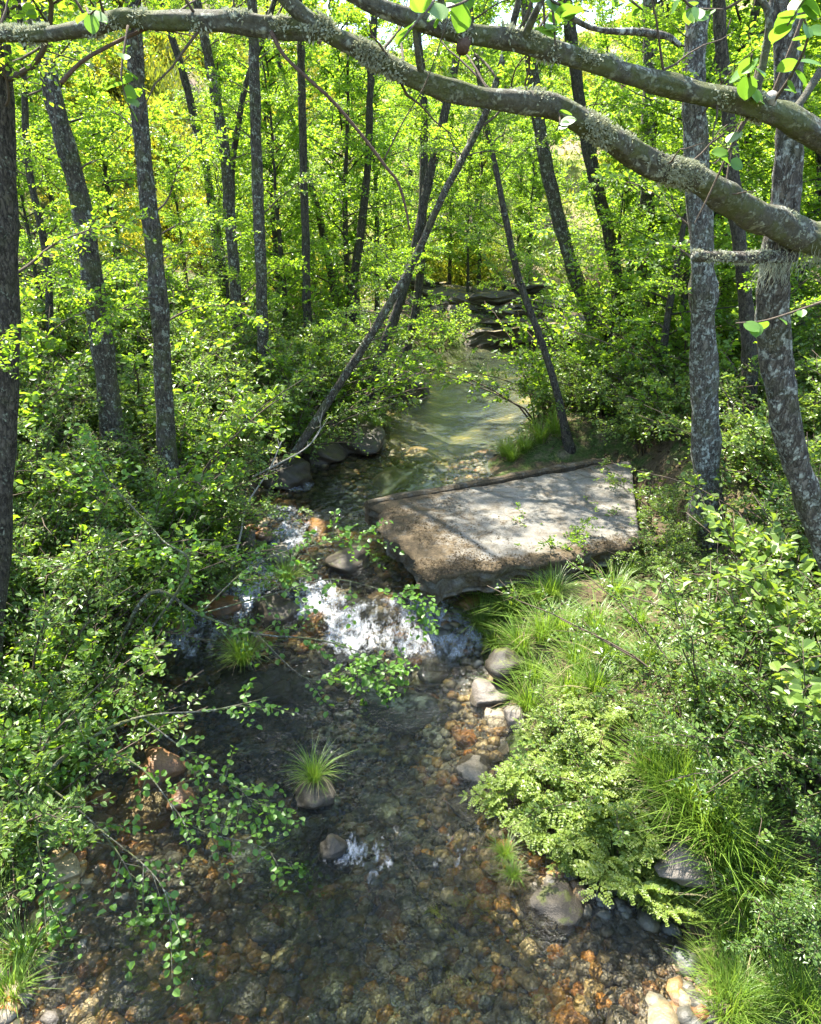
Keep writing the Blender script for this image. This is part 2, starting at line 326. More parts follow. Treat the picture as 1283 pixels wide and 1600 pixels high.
def bed_mat():
    m, N, Lk, out = nodes('stream_gravel')
    g = N('NewGeometry'); n = noise(N, Lk, g.outputs['Position'], 1.3, 5, .6); v = N('TexVoronoi'); v.inputs['Scale'].default_value = 13; Lk(g.outputs['Position'], v.inputs['Vector'])
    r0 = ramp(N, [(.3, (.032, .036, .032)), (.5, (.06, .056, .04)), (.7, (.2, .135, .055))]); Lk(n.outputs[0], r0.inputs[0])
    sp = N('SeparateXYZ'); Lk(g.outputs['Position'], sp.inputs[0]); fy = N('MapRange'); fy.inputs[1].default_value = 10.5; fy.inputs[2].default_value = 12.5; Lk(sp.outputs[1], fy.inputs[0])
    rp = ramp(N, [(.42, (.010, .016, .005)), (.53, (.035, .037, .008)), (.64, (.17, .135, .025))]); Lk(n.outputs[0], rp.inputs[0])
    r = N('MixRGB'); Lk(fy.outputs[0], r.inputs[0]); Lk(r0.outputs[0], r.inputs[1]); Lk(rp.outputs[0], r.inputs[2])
    hs = N('HueSaturation'); sx = N('SeparateColor'); Lk(v.outputs['Color'], sx.inputs[0])
    mr = N('MapRange'); mr.inputs[3].default_value = .6; mr.inputs[4].default_value = 1.4; Lk(sx.outputs[0], mr.inputs[0]); Lk(mr.outputs[0], hs.inputs['Value']); Lk(r.outputs[0], hs.inputs['Color'])
    p = N('BsdfPrincipled'); p.inputs['Roughness'].default_value = .7; Lk(hs.outputs[0], p.inputs['Base Color'])
    b = N('Bump', invert=True); b.inputs['Strength'].default_value = .35; b.inputs['Distance'].default_value = .04; Lk(v.outputs['Distance'], b.inputs['Height']); Lk(b.outputs[0], p.inputs['Normal'])
    Lk(p.outputs[0], out.inputs[0]); return m
def water_mat():
    m, N, Lk, out = nodes('stream_water')
    g = N('NewGeometry'); mp = N('Mapping'); mp.inputs['Scale'].default_value = (1.0, .7, 1); Lk(g.outputs['Position'], mp.inputs[0])
    n1 = noise(N, Lk, mp.outputs[0], 4.5, 3, .5, .8); n2 = noise(N, Lk, mp.outputs[0], 17, 3, .55, 1.0); n3 = noise(N, Lk, mp.outputs[0], 48, 2, .5, .5)
    ru = N('Attribute', attribute_name='rnd')
    a = N('Math', operation='MULTIPLY_ADD'); a.inputs[1].default_value = .38; Lk(n2.outputs[0], a.inputs[0]); Lk(n1.outputs[0], a.inputs[2])
    a2 = N('Math', operation='MULTIPLY_ADD'); a2.inputs[1].default_value = .17; Lk(n3.outputs[0], a2.inputs[0]); Lk(a.outputs[0], a2.inputs[2])
    b = N('Bump'); b.inputs['Distance'].default_value = .42; Lk(a2.outputs[0], b.inputs['Height']); Lk(ru.outputs['Fac'], b.inputs['Strength'])
    fr = N('Fresnel'); fr.inputs[0].default_value = 1.40; Lk(b.outputs[0], fr.inputs[1])
    tr = N('BsdfTransparent'); dp = N('Attribute', attribute_name='depth'); tr_ = ramp(N, [(0, (.97, .96, .92)), (.28, (.84, .83, .71)), (.55, (.44, .53, .51)), (1, (.16, .26, .29))]); Lk(dp.outputs['Fac'], tr_.inputs[0]); Lk(tr_.outputs[0], tr.inputs[0])
    gl = N('BsdfGlossy'); gl.inputs['Roughness'].default_value = .065; gl.inputs[0].default_value = (1, 1, 1, 1); Lk(b.outputs[0], gl.inputs['Normal'])
    mx = N('MixShader'); Lk(fr.outputs[0], mx.inputs[0]); Lk(tr.outputs[0], mx.inputs[1]); Lk(gl.outputs[0], mx.inputs[2])
    fo = N('Attribute', attribute_name='foam_glint'); mq = N('Mapping'); mq.inputs['Scale'].default_value = (2.2, .9, 1); Lk(g.outputs['Position'], mq.inputs[0])
    fa = noise(N, Lk, mq.outputs[0], 4.5, 4, .6, .3); fb = noise(N, Lk, mq.outputs[0], 26, 5, .7, .2)
    f1 = N('Math', operation='MULTIPLY_ADD'); f1.inputs[1].default_value = .55; Lk(fa.outputs[0], f1.inputs[0])
    fb2 = N('Math', operation='MULTIPLY'); fb2.inputs[1].default_value = .45; Lk(fb.outputs[0], fb2.inputs[0]); Lk(fb2.outputs[0], f1.inputs[2])
    s = N('Math', operation='ADD'); Lk(fo.outputs['Fac'], s.inputs[0]); Lk(f1.outputs[0], s.inputs[1])
    fr2 = ramp(N, [(.70, (0, 0, 0)), (.92, (.8, .8, .8))])
    sh = N('Math', operation='MULTIPLY'); sh.inputs[1].default_value = .8; Lk(s.outputs[0], sh.inputs[0]); Lk(sh.outputs[0], fr2.inputs[0])
    df = N('BsdfPrincipled'); df.inputs['Base Color'].default_value = (.52, .55, .58, 1); df.inputs['Roughness'].default_value = .5
    m2 = N('MixShader'); Lk(fr2.outputs[0], m2.inputs[0]); Lk(mx.outputs[0], m2.inputs[1]); Lk(df.outputs[0], m2.inputs[2])
    Lk(m2.outputs[0], out.inputs[0]); return m
def concrete_mat():
    m, N, Lk, out = nodes('weathered_concrete')
    tc = N('TexCoord'); n = noise(N, Lk, tc.outputs['Object'], 2.2, 7, .65, .3); n2 = noise(N, Lk, tc.outputs['Object'], 40, 5, .7)
    r = ramp(N, [(.3, (.085, .078, .062)), (.46, (.145, .136, .115)), (.7, (.195, .186, .162))]); Lk(n.outputs[0], r.inputs[0])
    v = ramp(N, [(.3, (.65, .64, .62)), (.7, (1.15, 1.15, 1.15))]); Lk(n2.outputs[0], v.inputs[0])
    mx = N('MixRGB', blend_type='MULTIPLY'); mx.inputs[0].default_value = 1; Lk(r.outputs[0], mx.inputs[1]); Lk(v.outputs[0], mx.inputs[2])
    at_ = N('Attribute', attribute_name='rnd'); n3 = noise(N, Lk, tc.outputs['Object'], 5, 8, .72, .6)
    s = N('Math', operation='ADD'); Lk(at_.outputs['Fac'], s.inputs[0]); Lk(n3.outputs[0], s.inputs[1])
    rr = ramp(N, [(.68, (0, 0, 0)), (.92, (1, 1, 1))]); Lk(s.outputs[0], rr.inputs[0])
    dr = ramp(N, [(.3, (.022, .017, .010)), (.6, (.085, .062, .034)), (.75, (.17, .13, .07))]); Lk(n2.outputs[0], dr.inputs[0])
    mm = N('MixRGB'); Lk(rr.outputs[0], mm.inputs[0]); Lk(mx.outputs[0], mm.inputs[1]); Lk(dr.outputs[0], mm.inputs[2])
    p = N('BsdfPrincipled'); p.inputs['Roughness'].default_value = .9; p.inputs['Specular IOR Level'].default_value = .2; Lk(mm.outputs[0], p.inputs['Base Color'])
    h = N('Math', operation='MULTIPLY_ADD'); h.inputs[1].default_value = .6; Lk(rr.outputs[0], h.inputs[0]); Lk(n2.outputs[0], h.inputs[2])
    b = N('Bump'); b.inputs['Strength'].default_value = .7; b.inputs['Distance'].default_value = .02; Lk(h.outputs[0], b.inputs['Height']); Lk(b.outputs[0], p.inputs['Normal'])
    Lk(p.outputs[0], out.inputs[0]); return m
M['ground'] = ground_mat(); M['bed'] = bed_mat(); M['water'] = water_mat(); M['concrete'] = concrete_mat()

# ------------------------------------------------------------------ ground, stream bed, water
def grid_mesh(name, X, Y, Z, mat, keep=None, rnd=None, extra=None):
    n, k = X.shape; idx = np.arange(n * k).reshape(n, k)
    F = np.stack([idx[:-1, :-1], idx[:-1, 1:], idx[1:, 1:], idx[1:, :-1]], -1).reshape(-1, 4)
    V = np.stack([X, Y, Z], -1).reshape(-1, 3); rn = np.full(n * k, .5) if rnd is None else rnd.ravel()
    ex = {a: b.ravel() for a, b in (extra or {}).items()}
    if keep is not None:
        F = F[keep.ravel()[F].all(1)]; u, inv = np.unique(F, return_inverse=True); F = inv.reshape(-1, 4); V = V[u]; rn = rn[u]; ex = {a: b[u] for a, b in ex.items()}
    return MB().add(V, F, rn).mesh(name, mat, True, ex)
u = np.linspace(-1, 1, 330); gx = 3 * np.sinh(u * 5.2) + 0.3
v = np.linspace(-.62, 1, 420); gy = 6 + 4.0 * np.sinh(v * 4.7)
GX, GY = np.meshgrid(gx, gy)
tag(ob('ground', grid_mesh('ground', GX, GY, height(GX, GY, .22), M['ground'])), kind='structure')
bx = np.arange(-7, 16, .11); by = np.arange(-3, 27, .11); BX, BY = np.meshgrid(bx, by)
dl, dr = chan(BX, BY); D = np.maximum(dl, dr)
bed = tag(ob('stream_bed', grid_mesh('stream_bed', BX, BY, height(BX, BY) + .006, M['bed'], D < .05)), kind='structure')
wx = np.arange(-7, 22, .07); wy = np.arange(-3, 28, .07); WX, WY = np.meshgrid(wx, wy)
dl, dr = chan(WX, WY); D = np.maximum(dl, dr)
rif = sst(6.3, 7.4, WY) * (1 - sst(9.0, 10.2, WY))
rough = .20 + .6 * rif + .6 * (1 - sst(5.5, 7, WY)) + .12 * vnoise(WX * .8, WY * .8)
foam_glint = .20 + .06 * (1 - sst(6, 7, WY)) * np.clip(fbm(WX * .9 + 8, WY * 1.1 + 3), 0, 1)
for (fx, fy, fr_, fa) in ((440, 800, .25, .4), (465, 835, .3, .42), (415, 855, .25, .4), (400, 910, .3, .42), (490, 930, .3, .45), (360, 940, .3, .4), (560, 985, .35, .5), (620, 975, .35, .5), (680, 985, .35, .6), (710, 1000, .25, .5), (310, 985, .4, .4), (190, 1000, .3, .4), (540, 1322, .2, .15), (590, 1345, .3, .13), (700, 1330, .35, .12), (470, 760, .3, .3)):  # faint midstream spots paint sun sparkle in white; the rest are white water
    c_ = on_water(fx, fy); foam_glint = foam_glint + fa * np.exp(-(((WX - c_[0]) / fr_) ** 2 + ((WY - c_[1]) / (fr_ * 1.2)) ** 2))
foam_glint = np.minimum(foam_glint, .432) + .14 * rif * fbm(WX * 3, WY * 1.6)
WZ = wl(WY) + .03 * fbm(WX * 2.2, WY * 1.6) * (.5 + rif) + .10 * rif * fbm(WX * 2.4 + 5, WY * 1.8, 3)
tag(ob('stream_water', grid_mesh('stream_water', WX, WY, WZ, M['water'], D < .35, rough, {'foam_glint': foam_glint, 'depth': np.clip((wl(WY) - height(WX, WY)) / .8, 0, 1)})), kind='structure')

# ------------------------------------------------------------------ stones
import bmesh
def rock_mesh(name, mat, sub=2, seed=0, amp=.35, flat=.65, smooth=True):
    bm = bmesh.new(); bmesh.ops.create_icosphere(bm, subdivisions=sub, radius=1)
    s = seed * 13.7
    for w in bm.verts:
        c = w.co; k = 1 + amp * float(fbm(c.x * 1.1 + s + 3, c.y * 1.1 + c.z * 1.7 + s, 3)) + amp * .6 * float(vnoise(c.z * 1.5 + s, c.x * 1.3))
        c *= k
        for q in range(3):
            pl = Vector((math.sin(s + q * 2.1), math.cos(s * 1.3 + q * 1.7), math.sin(q * 3.3 + s) * .6)).normalized(); dd = c.dot(pl)
            if dd > .72: c -= pl * (dd - .72) * .8
        c += c.normalized() * (.07 * float(fbm(c.x * 4 + s, c.y * 4 + c.z * 5, 3)) if sub > 3 else 0)
        c.z *= flat
    me = bpy.data.meshes.new(name); bm.to_mesh(me); bm.free()
    a = me.attributes.new('rnd', 'FLOAT', 'POINT')
    me.polygons.foreach_set('use_smooth', np.full(len(me.polygons), smooth)); me.materials.append(mat); return me
def mesh_np(me):
    V = np.empty(len(me.vertices) * 3); me.vertices.foreach_get('co', V); F = np.empty(len(me.polygons) * 3, np.int32); me.polygons.foreach_get('vertices', F)
    return V.reshape(-1, 3), F.reshape(-1, 3)
sproto = [rock_mesh('stone', M['stone'], 3, k, .75, .34 + .07 * (k % 4)) for k in range(8)]
c = 0
while c < 300:
    Y = 2.4 + 11 * rng.random() ** 1.7; x = rng.uniform(-4, 3.2)
    a, b = chan(x, Y); d = max(float(a), float(b))
    if d > (-.45 if Y < 4.6 and x > 0 else -.02): continue
    s = (.055 + .16 * rng.random() ** 2.2) * (1.0 if rng.random() < .9 or Y < 5 else 1.6)
    if Y > 7: s *= 1.2
    if Y < 4.2: s *= .75
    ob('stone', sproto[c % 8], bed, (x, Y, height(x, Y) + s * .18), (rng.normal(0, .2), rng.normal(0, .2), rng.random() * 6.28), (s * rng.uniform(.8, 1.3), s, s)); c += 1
pv, pf = zip(*[mesh_np(rock_mesh('p', M['pebble'], 1, k + 20, .55, .45)) for k in range(6)])
mb = MB(); n = 17000
X = rng.uniform(-5, 4.5, n * 3); Y = 2.2 + 11 * rng.random(n * 3) ** 1.7; a, b = chan(X, Y); k = (np.maximum(a, b) < -.08) & (fbm(X * 1.3 + 50, Y * 1.3) > -.32); X = X[k][:n]; Y = Y[k][:n]
Z = height(X, Y)
for i in range(len(X)):
    q = i % 6; s = .014 + .085 * rng.random() ** 3; an = rng.random() * 6.28; ca, sa = math.cos(an), math.sin(an)
    V = pv[q] * s; V = np.stack([V[:, 0] * ca - V[:, 1] * sa, V[:, 0] * sa + V[:, 1] * ca, V[:, 2]], -1) + [X[i], Y[i], Z[i] + s * .25]
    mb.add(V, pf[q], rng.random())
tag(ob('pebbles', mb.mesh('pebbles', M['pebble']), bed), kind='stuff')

def boulder(name, px, py, size, mat, label, seed, dz=0, flat=.7, rz=0):
    p = on_water(px, py); me = rock_mesh(name, mat, 4, seed, .42, flat)
    return tag(ob(name, me, None, (p[0], p[1], max(height(p[0], p[1]), wl(p[1]) - size * .5) + dz), (0.1, -.1, rz), size), label, 'rock')
boulder('boulder', 760, 1085, .19, M['boulder'], 'pale grey boulder at the water edge beside the mossy boulder', 3, .08, .6, .3)
boulder('boulder', 792, 1062, .24, M['mossrock'], 'rounded brown mossy boulder on the bank below the sedge tussocks', 5, .1, .8)
boulder('boulder', 805, 1125, .12, M['boulder'], 'small grey pointed stone on the bank below the two boulders', 8, .08, .8, 1)
boulder('boulder', 545, 870, .32, M['mossrock'], 'golden mossy rock breaking the white water beside the concrete slab', 9, .08, .5)
boulder('boulder', 430, 950, .30, M['mossrock'], 'dark wet rock carrying a grass tuft amid the white water', 12, .1, .6)
boulder('boulder', 492, 1240, .20, M['mossrock'], 'dark rock under the grass tuft standing in the open stream', 14, .08, .6)
boulder('boulder', 520, 1325, .13, M['mossrock'], 'small dark stone with glittering ripples behind it in midstream', 17, .06, .6)
boulder('boulder', 255, 1200, .22, M['rustrock'], 'rust brown rounded stone above water below the overhanging leaves', 19, .08, .8)
boulder('boulder', 283, 1250, .13, M['rustrock'], 'small orange stone beside the rust brown rounded stone', 23, .07, .8)
boulder('boulder', 225, 1225, .34, M['goldrock'], 'broad golden flat rock in shallow water under the overhanging leaves', 27, .02, .35)
boulder('boulder', 185, 1030, .22, M['goldrock'], 'tan rock half hidden by the left bank shrubs at the riffle', 29, .1, .6)
boulder('boulder', 860, 1405, .24, M['mossrock'], 'broad brown rock in the shallows below the ferny plants', 31, .0, .45)
boulder('boulder', 1062, 1400, .2, M['boulder'], 'grey brown rock at the foot of the long grass', 33, .12, .5)

# ------------------------------------------------------------------ the concrete slab
def slab():
    zt = 0.98
    def onz(x, y, z):
        d = ray(x, y); return np.array([0, 0, CAM_H]) + d * ((z - CAM_H) / d[2])
    A = onz(576, 782, zt); B = onz(985, 716, zt); C = onz(1000, 850, zt); Dd = onz(672, 900, zt); E = onz(604, 828, zt)
    org = np.array([A[0], A[1], 0.0])
    t = thing('concrete_slab', org, 'broken weathered concrete slab jutting out over the stream from the right bank', 'slab')
    out = np.array([A, E, Dd, C, B])[:, :2] - org[:2]
    n = 60; mb = MB()
    # bilinear patch: u along left edge A->E->Dd, v from left edge to right edge
    U = np.linspace(0, 1, n); W = np.linspace(0, 1, n)
    le = np.array([np.interp(U, [0, .25, 1], [out[0][k], out[1][k], out[2][k]]) for k in (0, 1)]).T
    ri = out[4] + (out[3] - out[4]) * U[:, None]
    P = le[:, None] * (1 - W[None, :, None]) + ri[:, None] * W[None, :, None]
    edge = np.minimum(np.minimum(U[:, None] + 0 * W, 1 - U[:, None] + 0 * W), W[None] + 0 * U[:, None])
    ctr = P.mean((0, 1)); jag = (1 - sst(0, .08, edge))[..., None] * .12 * np.stack([fbm(P[..., 0] * 4, P[..., 1] * 4), fbm(P[..., 0] * 4 + 40, P[..., 1] * 4)], -1)
    P = P + jag
    Zt = zt + .02 * fbm(P[..., 0] * 1.5, P[..., 1] * 1.5) - .05 * (1 - sst(0, .035, edge)) + .012 * fbm(P[..., 0] * 9, P[..., 1] * 9)
    th = .27 + .14 * fbm(P[..., 0] * 1.3 + 9, P[..., 1] * 1.3)
    Zb = Zt - th
    q = P.copy(); e2 = (1 - sst(0, .02, edge))[..., None]; q = ctr + (q - ctr) * (1 - .03 * e2)
    idx = np.arange(n * n).reshape(n, n); F = np.stack([idx[:-1, :-1], idx[1:, :-1], idx[1:, 1:], idx[:-1, 1:]], -1).reshape(-1, 4)
    dirt = .21 + .28 * (1 - sst(0, .34, W[None] + 0 * U[:, None])) + .26 * (1 - sst(0, .14, 1 - U[:, None] + 0 * W)) + .15 * (1 - sst(0, .1, U[:, None] + 0 * W))
    Vt = np.concatenate([P, Zt[..., None]], -1).reshape(-1, 3); Vb = np.concatenate([q, Zb[..., None]], -1).reshape(-1, 3)
    rim = np.concatenate([idx[0, :-1], idx[:-1, -1], idx[-1, :0:-1], idx[:0:-1, 0]]); nx = np.roll(rim, -1)
    m_ = len(rim); K = 8; rings = []
    for k in range(1, K):
        f_ = k / K; r_ = Vt[rim] * (1 - f_) + Vb[rim] * f_; nrm_ = unit(r_[:, :2] - ctr); o_ = .10 * fbm(r_[:, 0] * 5 + k * .9, r_[:, 1] * 5 + k * 1.1, 3) + .05 * vnoise(r_[:, 0] * 19 + k * 2.2, r_[:, 1] * 19 + k * 1.3) - .05 * f_
        r_[:, :2] += nrm_ * o_[:, None]; rings.append(r_)
    mb.add(np.vstack([Vt, Vb] + rings), np.vstack([F, F[:, ::-1] + n * n]), np.concatenate([dirt.ravel(), np.full(n * n, .3), np.full(m_ * (K - 1), .34)]))
    ids = [rim] + [2 * n * n + k * m_ + np.arange(m_) for k in range(K - 1)] + [rim + n * n]
    for k in range(K):
        mb.F[4].append(np.stack([ids[k], np.roll(ids[k], -1), np.roll(ids[k + 1], -1), ids[k + 1]], -1))
    me = mb.mesh('slab_deck', M['concrete'], True); ob('slab_deck', me, t)
    # raised upstream lip
    L0 = onz(572, 778, zt + .06) - org; L1 = onz(945, 712, zt + .06) - org
    pts = np.linspace(0, 1, 50); mb = MB(); side_n = unit(np.array([-(L1 - L0)[1], (L1 - L0)[0], 0]))
    prof = np.array([[-.08, -.38], [-.08, -.06], [-.05, -.030], [.03, -.032], [.06, -.06], [.06, -.38]])
    V = []
    for s in pts:
        c0 = L0 + (L1 - L0) * s
        for a_, b_ in prof:
            V.append(c0 + side_n * a_ * (1 + .3 * fbm(s * 14 + a_ * 9, b_ * 5.0, 2)) + UP * (b_ + .03 * fbm(s * 17, a_ * 8 + b_ * 3, 3)))
    k = len(prof); i = np.arange(49)[:, None] * k; j = np.arange(k)[None]; jj = (j + 1) % k
    mb.add(V, np.stack([i + j, i + jj, i + k + jj, i + k + j], -1).reshape(-1, 4), .42)
    mb.F.setdefault(6, []).append(np.array([list(range(k))[::-1], [49 * k + q for q in range(k)]]))
    ob('lip', mb.mesh('lip', M['concrete'], False), t)
    # pier under the tip and a low footing behind
    for nm, (x, y), w, dd, z0, z1 in (('pier', (720, 800), .3, .3, -.4, .74), ('footing', (900, 790), .9, .8, -.3, .72)):
        c0 = onz(x, y, zt) - org; mb = MB()
        V = np.array([[sx * w * (1 + .2 * rng.random()), sy * dd * (1 + .2 * rng.random()), z] for z in (z0, (z0 + z1) / 2, z1) for sx, sy in ((-1, -1), (1, -1), (1, 1), (-1, 1))]) + [c0[0] + .25, c0[1] + .25, 0]
        mb.add(V, [[a + 4 * l, (a + 1) % 4 + 4 * l, (a + 1) % 4 + 4 * l + 4, a + 4 * l + 4] for l in (0, 1) for a in range(4)] + [[8, 9, 10, 11]], .5)
        ob(nm, mb.mesh(nm, M['concrete'], False), t)
    # dead leaves and moss crumbs on the broken edge
    n = 5200; uu = rng.random(n); ww = np.abs(rng.normal(0, .20, n)); half = rng.random(n) < .3
    ww = np.where(half, rng.random(n), ww); uu = np.where(half, 1 - np.abs(rng.normal(0, .07, n)), uu); ok = (ww < 1) & (uu > 0) & (uu < 1); uu = uu[ok]; ww = ww[ok]
    iu = (uu * 59).astype(int); iw = (ww * 59).astype(int); Pp = np.concatenate([P[iu, iw] + rng.normal(0, .02, (len(uu), 2)), (Zt[iu, iw] + .006)[:, None]], 1)
    k = fbm(Pp[:, 0] * 2.5, Pp[:, 1] * 2.5) > -.08; Pp = Pp[k]; m_ = len(Pp)
    mb = MB(); leafset(mb, Pp, rv(m_) * [1, 1, .35], UP + rv(m_, .5), rng.uniform(.015, .035, m_), rng.uniform(.008, .018, m_), False)
    o = ob('litter', mb.mesh('litter', M['litter'], False), t); o['kind'] = 'stuff'
M['litter'] = leaf_mat('dead_leaf', (.045, .032, .018), (.09, .065, .035), (.17, .13, .075), (1, .9, .7), .15, .8, .1)
slab()

# ------------------------------------------------------------------ foliage prototypes
def twig_leaves(mb, O, Dv, Ln, per, ls, full=True, droop=.15, asp=.8, flat=.75):
    n = len(O); t = np.tile(np.linspace(.12, 1, per), n) + rng.normal(0, .03, n * per)
    O2 = np.repeat(O, per, 0); D2 = np.repeat(unit(Dv), per, 0); L2 = np.repeat(Ln, per)
    P = O2 + D2 * (L2 * t)[:, None] - UP * (droop * L2 * t * t)[:, None]
    side = unit(np.cross(D2, UP) + rv(len(P), .12)) * np.where(np.arange(len(P)) % 2, 1, -1)[:, None]
    A = unit(D2 * .55 + side + rv(len(P), .35) - UP * .15)
    Nn = UP * flat + rv(len(P), .42)
    s = ls * rng.uniform(.55, 1.25, len(P))
    leafset(mb, P + A * (s * .25)[:, None], A, Nn, s, s * asp, full)
def branch_proto(k, L=2.2, ntw=26, per=11, ls=.084, full=True, bare=.25):
    w = MB(); f = MB()
    a = rng.normal(0, .16, 3); pts = [np.array([0, 0, 0.])]; d = unit(np.array([1, 0, .25]))
    for i in range(6):
        pts.append(pts[-1] + d * L / 6); d = unit(d + rng.normal(0, .16, 3) + UP * (.02 - .05 * i))
    P = smooth_path(pts, 15); tube(w, P, np.linspace(.022, .004, 15) * L / 2.2, 5)
    O = []; Dv = []; Ln = []
    for i in range(ntw):
        s = bare + (1 - bare) * (i + rng.random()) / ntw; q = P[min(14, int(s * 14))]; tg = unit(P[min(14, int(s * 14) + 1)] - P[max(0, int(s * 14) - 1)])
        sd = unit(np.cross(tg, UP)) * (1 if i % 2 else -1); dv = unit(tg * .7 + sd * rng.uniform(.5, 1.1) + UP * rng.normal(.15, .35)); l = L * rng.uniform(.14, .34) * (1.15 - s * .5)
        O.append(q); Dv.append(dv); Ln.append(l); tt = np.linspace(0, 1, 4)[:, None]
        tube(w, q + dv * l * tt - UP * .15 * l * tt * tt, [.006, .005, .003, .0015], 3)
    twig_leaves(f, np.array(O), np.array(Dv), np.array(Ln), per, ls, full)
    return w.mesh('branch', M['twig']), f
BR = []; BRC = []
for k in range(7):
    w, f = branch_proto(k); BR.append((w, f.mesh('foliage', M['alder'], False)))
def crown_proto(k, H=9.0, nb=34, ls=.10, spread=2.4, full=False):
    w = MB(); f = MB()
    for i in range(nb):
        s = (i + rng.random()) / nb; z = H * (.18 + .80 * s); az = i * 2.4 + rng.normal(0, .4); L = spread * (1.1 - .65 * s) * rng.uniform(.7, 1.15); el = rng.uniform(.1, .7) + s * .4
        dv = np.array([math.cos(az) * math.cos(el), math.sin(az) * math.cos(el), math.sin(el)])
        tt = np.linspace(0, 1, 6)[:, None]; P = np.array([0, 0, z]) + dv * L * tt + np.cumsum(rv(6, .05), 0) * tt - UP * .12 * L * tt ** 2
        tube(w, P, np.linspace(.03, .006, 6), 4)
        n = 24; q = rng.integers(1, 6, n); O = P[q] + rv(n, .04); Dv = unit(dv + rv(n, .75)); twig_leaves(f, O, Dv, rng.uniform(.35, .75, n) * L / 2.0, 17, ls, full)
    return w.mesh('limbs', M['bark_dark']), f.mesh('crown', M['canopy'], False)
CROWN = [crown_proto(k, 9 + k % 3, 34, .10, 2.3 + .25 * (k % 3)) for k in range(5)]

def shrub_proto(k, Hs=2.0, ns=14, ls=.06, per=11, mat='shrub', asp=.6, spread=.75, ntw=15, droop=.3):
    w = MB(); f = MB()
    for i in range(ns):
        az = i * 2.4 + rng.normal(0, .3); ln = Hs * rng.uniform(.6, 1.1); el = rng.uniform(.55, 1.35)
        dv = np.array([math.cos(az) * math.cos(el) * spread * 1.4, math.sin(az) * math.cos(el) * spread * 1.4, math.sin(el)])
        tt = np.linspace(0, 1, 9)[:, None]; P = np.array([math.cos(az), math.sin(az), 0]) * rng.uniform(.02, .25) + dv * ln * tt + np.array([dv[0], dv[1], -.6]) * (.28 * ln) * tt ** 2.5 + np.cumsum(rv(9, .025), 0) * tt
        P[0, 2] = -.15
        tube(w, P, np.linspace(.016, .004, 9) * Hs / 2, 4)
        q = np.clip((rng.uniform(.22, 1, ntw) * 8).astype(int), 1, 8); O = P[q] + rv(ntw, .02); Dv = unit(dv * .5 + rv(ntw, .6) + UP * .25)
        l = rng.uniform(.14, .36, ntw) * Hs / 2 * 1.1
        for a_ in range(ntw):
            tube(w, O[a_] + Dv[a_] * l[a_] * np.linspace(0, 1, 3)[:, None], [.004, .003, .0015], 3)
        twig_leaves(f, O, Dv, l, per, ls, True, droop, asp, .8)
    return w.mesh('stems', M['twig']), f.mesh('foliage', M[mat], False)
SHA = [shrub_proto(k, 2.0, 16, .052 + .011 * k, 14 - k, 'shrub', .50, .8, 17) for k in range(4)]          # pinnate looking elder or ash
SHB = [shrub_proto(k, 1.8, 16, .050 + .012 * k, 13 - k, 'shrub2', .74, .85, 17) for k in range(4)]        # round leaved
SHC = [shrub_proto(k, 2.2, 12, .080, 10, 'alder', .82, .8, 13) for k in range(3)]          # young alder
SHL = [shrub_proto(k, .9, 14, .05, 9, 'shrub2', .6, 1.1, 10) for k in range(3)]            # low bramble and ivy

def broom_proto(k, fl=.5, mat='broom'):
    f = MB(); b = MB(); w = MB(); n = 420
    az = rng.random(n) * 6.28; el = rng.uniform(.15, 1.5, n); dv = np.stack([np.cos(az) * np.cos(el), np.sin(az) * np.cos(el), np.sin(el)], -1); r = rng.uniform(.35, 1.1, n)
    P = dv * r[:, None] * [1.1, 1.1, 1.25] * (1 + .35 * vnoise(az * 2 + k * 9, el * 3))[:, None]
    for i in range(7):
        tube(w, dv[i * 9] * np.linspace(0, .8, 4)[:, None] - UP * .1, np.linspace(.03, .01, 4), 4)
    for q in range(7):
        leafset(f, P + rv(n, .07), unit(dv + rv(n, .5) + UP * .5), rv(n), rng.uniform(.10, .24, n), rng.uniform(.03, .06, n), False)
    if fl:
        for q in range(6):
            s = rng.random(n) < fl; m_ = int(s.sum()); leafset(b, P[s] * 1.04 + rv(m_, .09), rv(m_), rv(m_), rng.uniform(.05, .11, m_), rng.uniform(.05, .09, m_), False)
    return w.mesh('stems', M['twig']), f.mesh('foliage', M[mat], False), (b.mesh('blossom', M['blossom'], False) if fl else None)
BROOM = [broom_proto(0, .85), broom_proto(1, .5), broom_proto(2, .0), broom_proto(3, .0, 'heath')]

def grass_proto(k, n=170, H=.6, W=.009, lean=.75, mat='grass', rad=.12):
    mb = MB(); az = rng.random(n) * 6.28; r0 = rad * np.sqrt(rng.random(n)); h = H * rng.uniform(.3, 1.2, n); le = lean * rng.uniform(.1, 1.5, n)
    o = np.stack([np.cos(az) * r0, np.sin(az) * r0, 0 * az - .04], -1); ax = az + rng.normal(0, .9, n); hd = np.stack([np.cos(ax), np.sin(ax), 0 * ax], -1); sd = np.stack([-np.sin(ax), np.cos(ax), 0 * ax], -1)
    V = []
    for t, wd in ((0, .8), (.35, 1), (.7, .75), (1, .08)):
        c_ = o + hd * (h * le * t ** 1.8)[:, None] + UP * (h * (t - .42 * le * t ** 2.6))[:, None]
        ww = sd * (W * wd * rng.uniform(.8, 1.1, n))[:, None]; V += [c_ - ww / 2, c_ + ww / 2]
    V = np.stack(V, 1).reshape(-1, 3); b = np.arange(n)[:, None] * 8
    mb.add(V, np.concatenate([b + [[q, q + 1, q + 3, q + 2]] for q in (0, 2, 4)]), np.repeat(rng.random(n), 8))
    return mb.mesh('blades', M[mat], True)
GR = [grass_proto(k, 260, .62 + .08 * k, .010, .8) for k in range(3)]
GRL = [grass_proto(k, 260, .85, .011, .7, 'grass', .2) for k in range(2)]

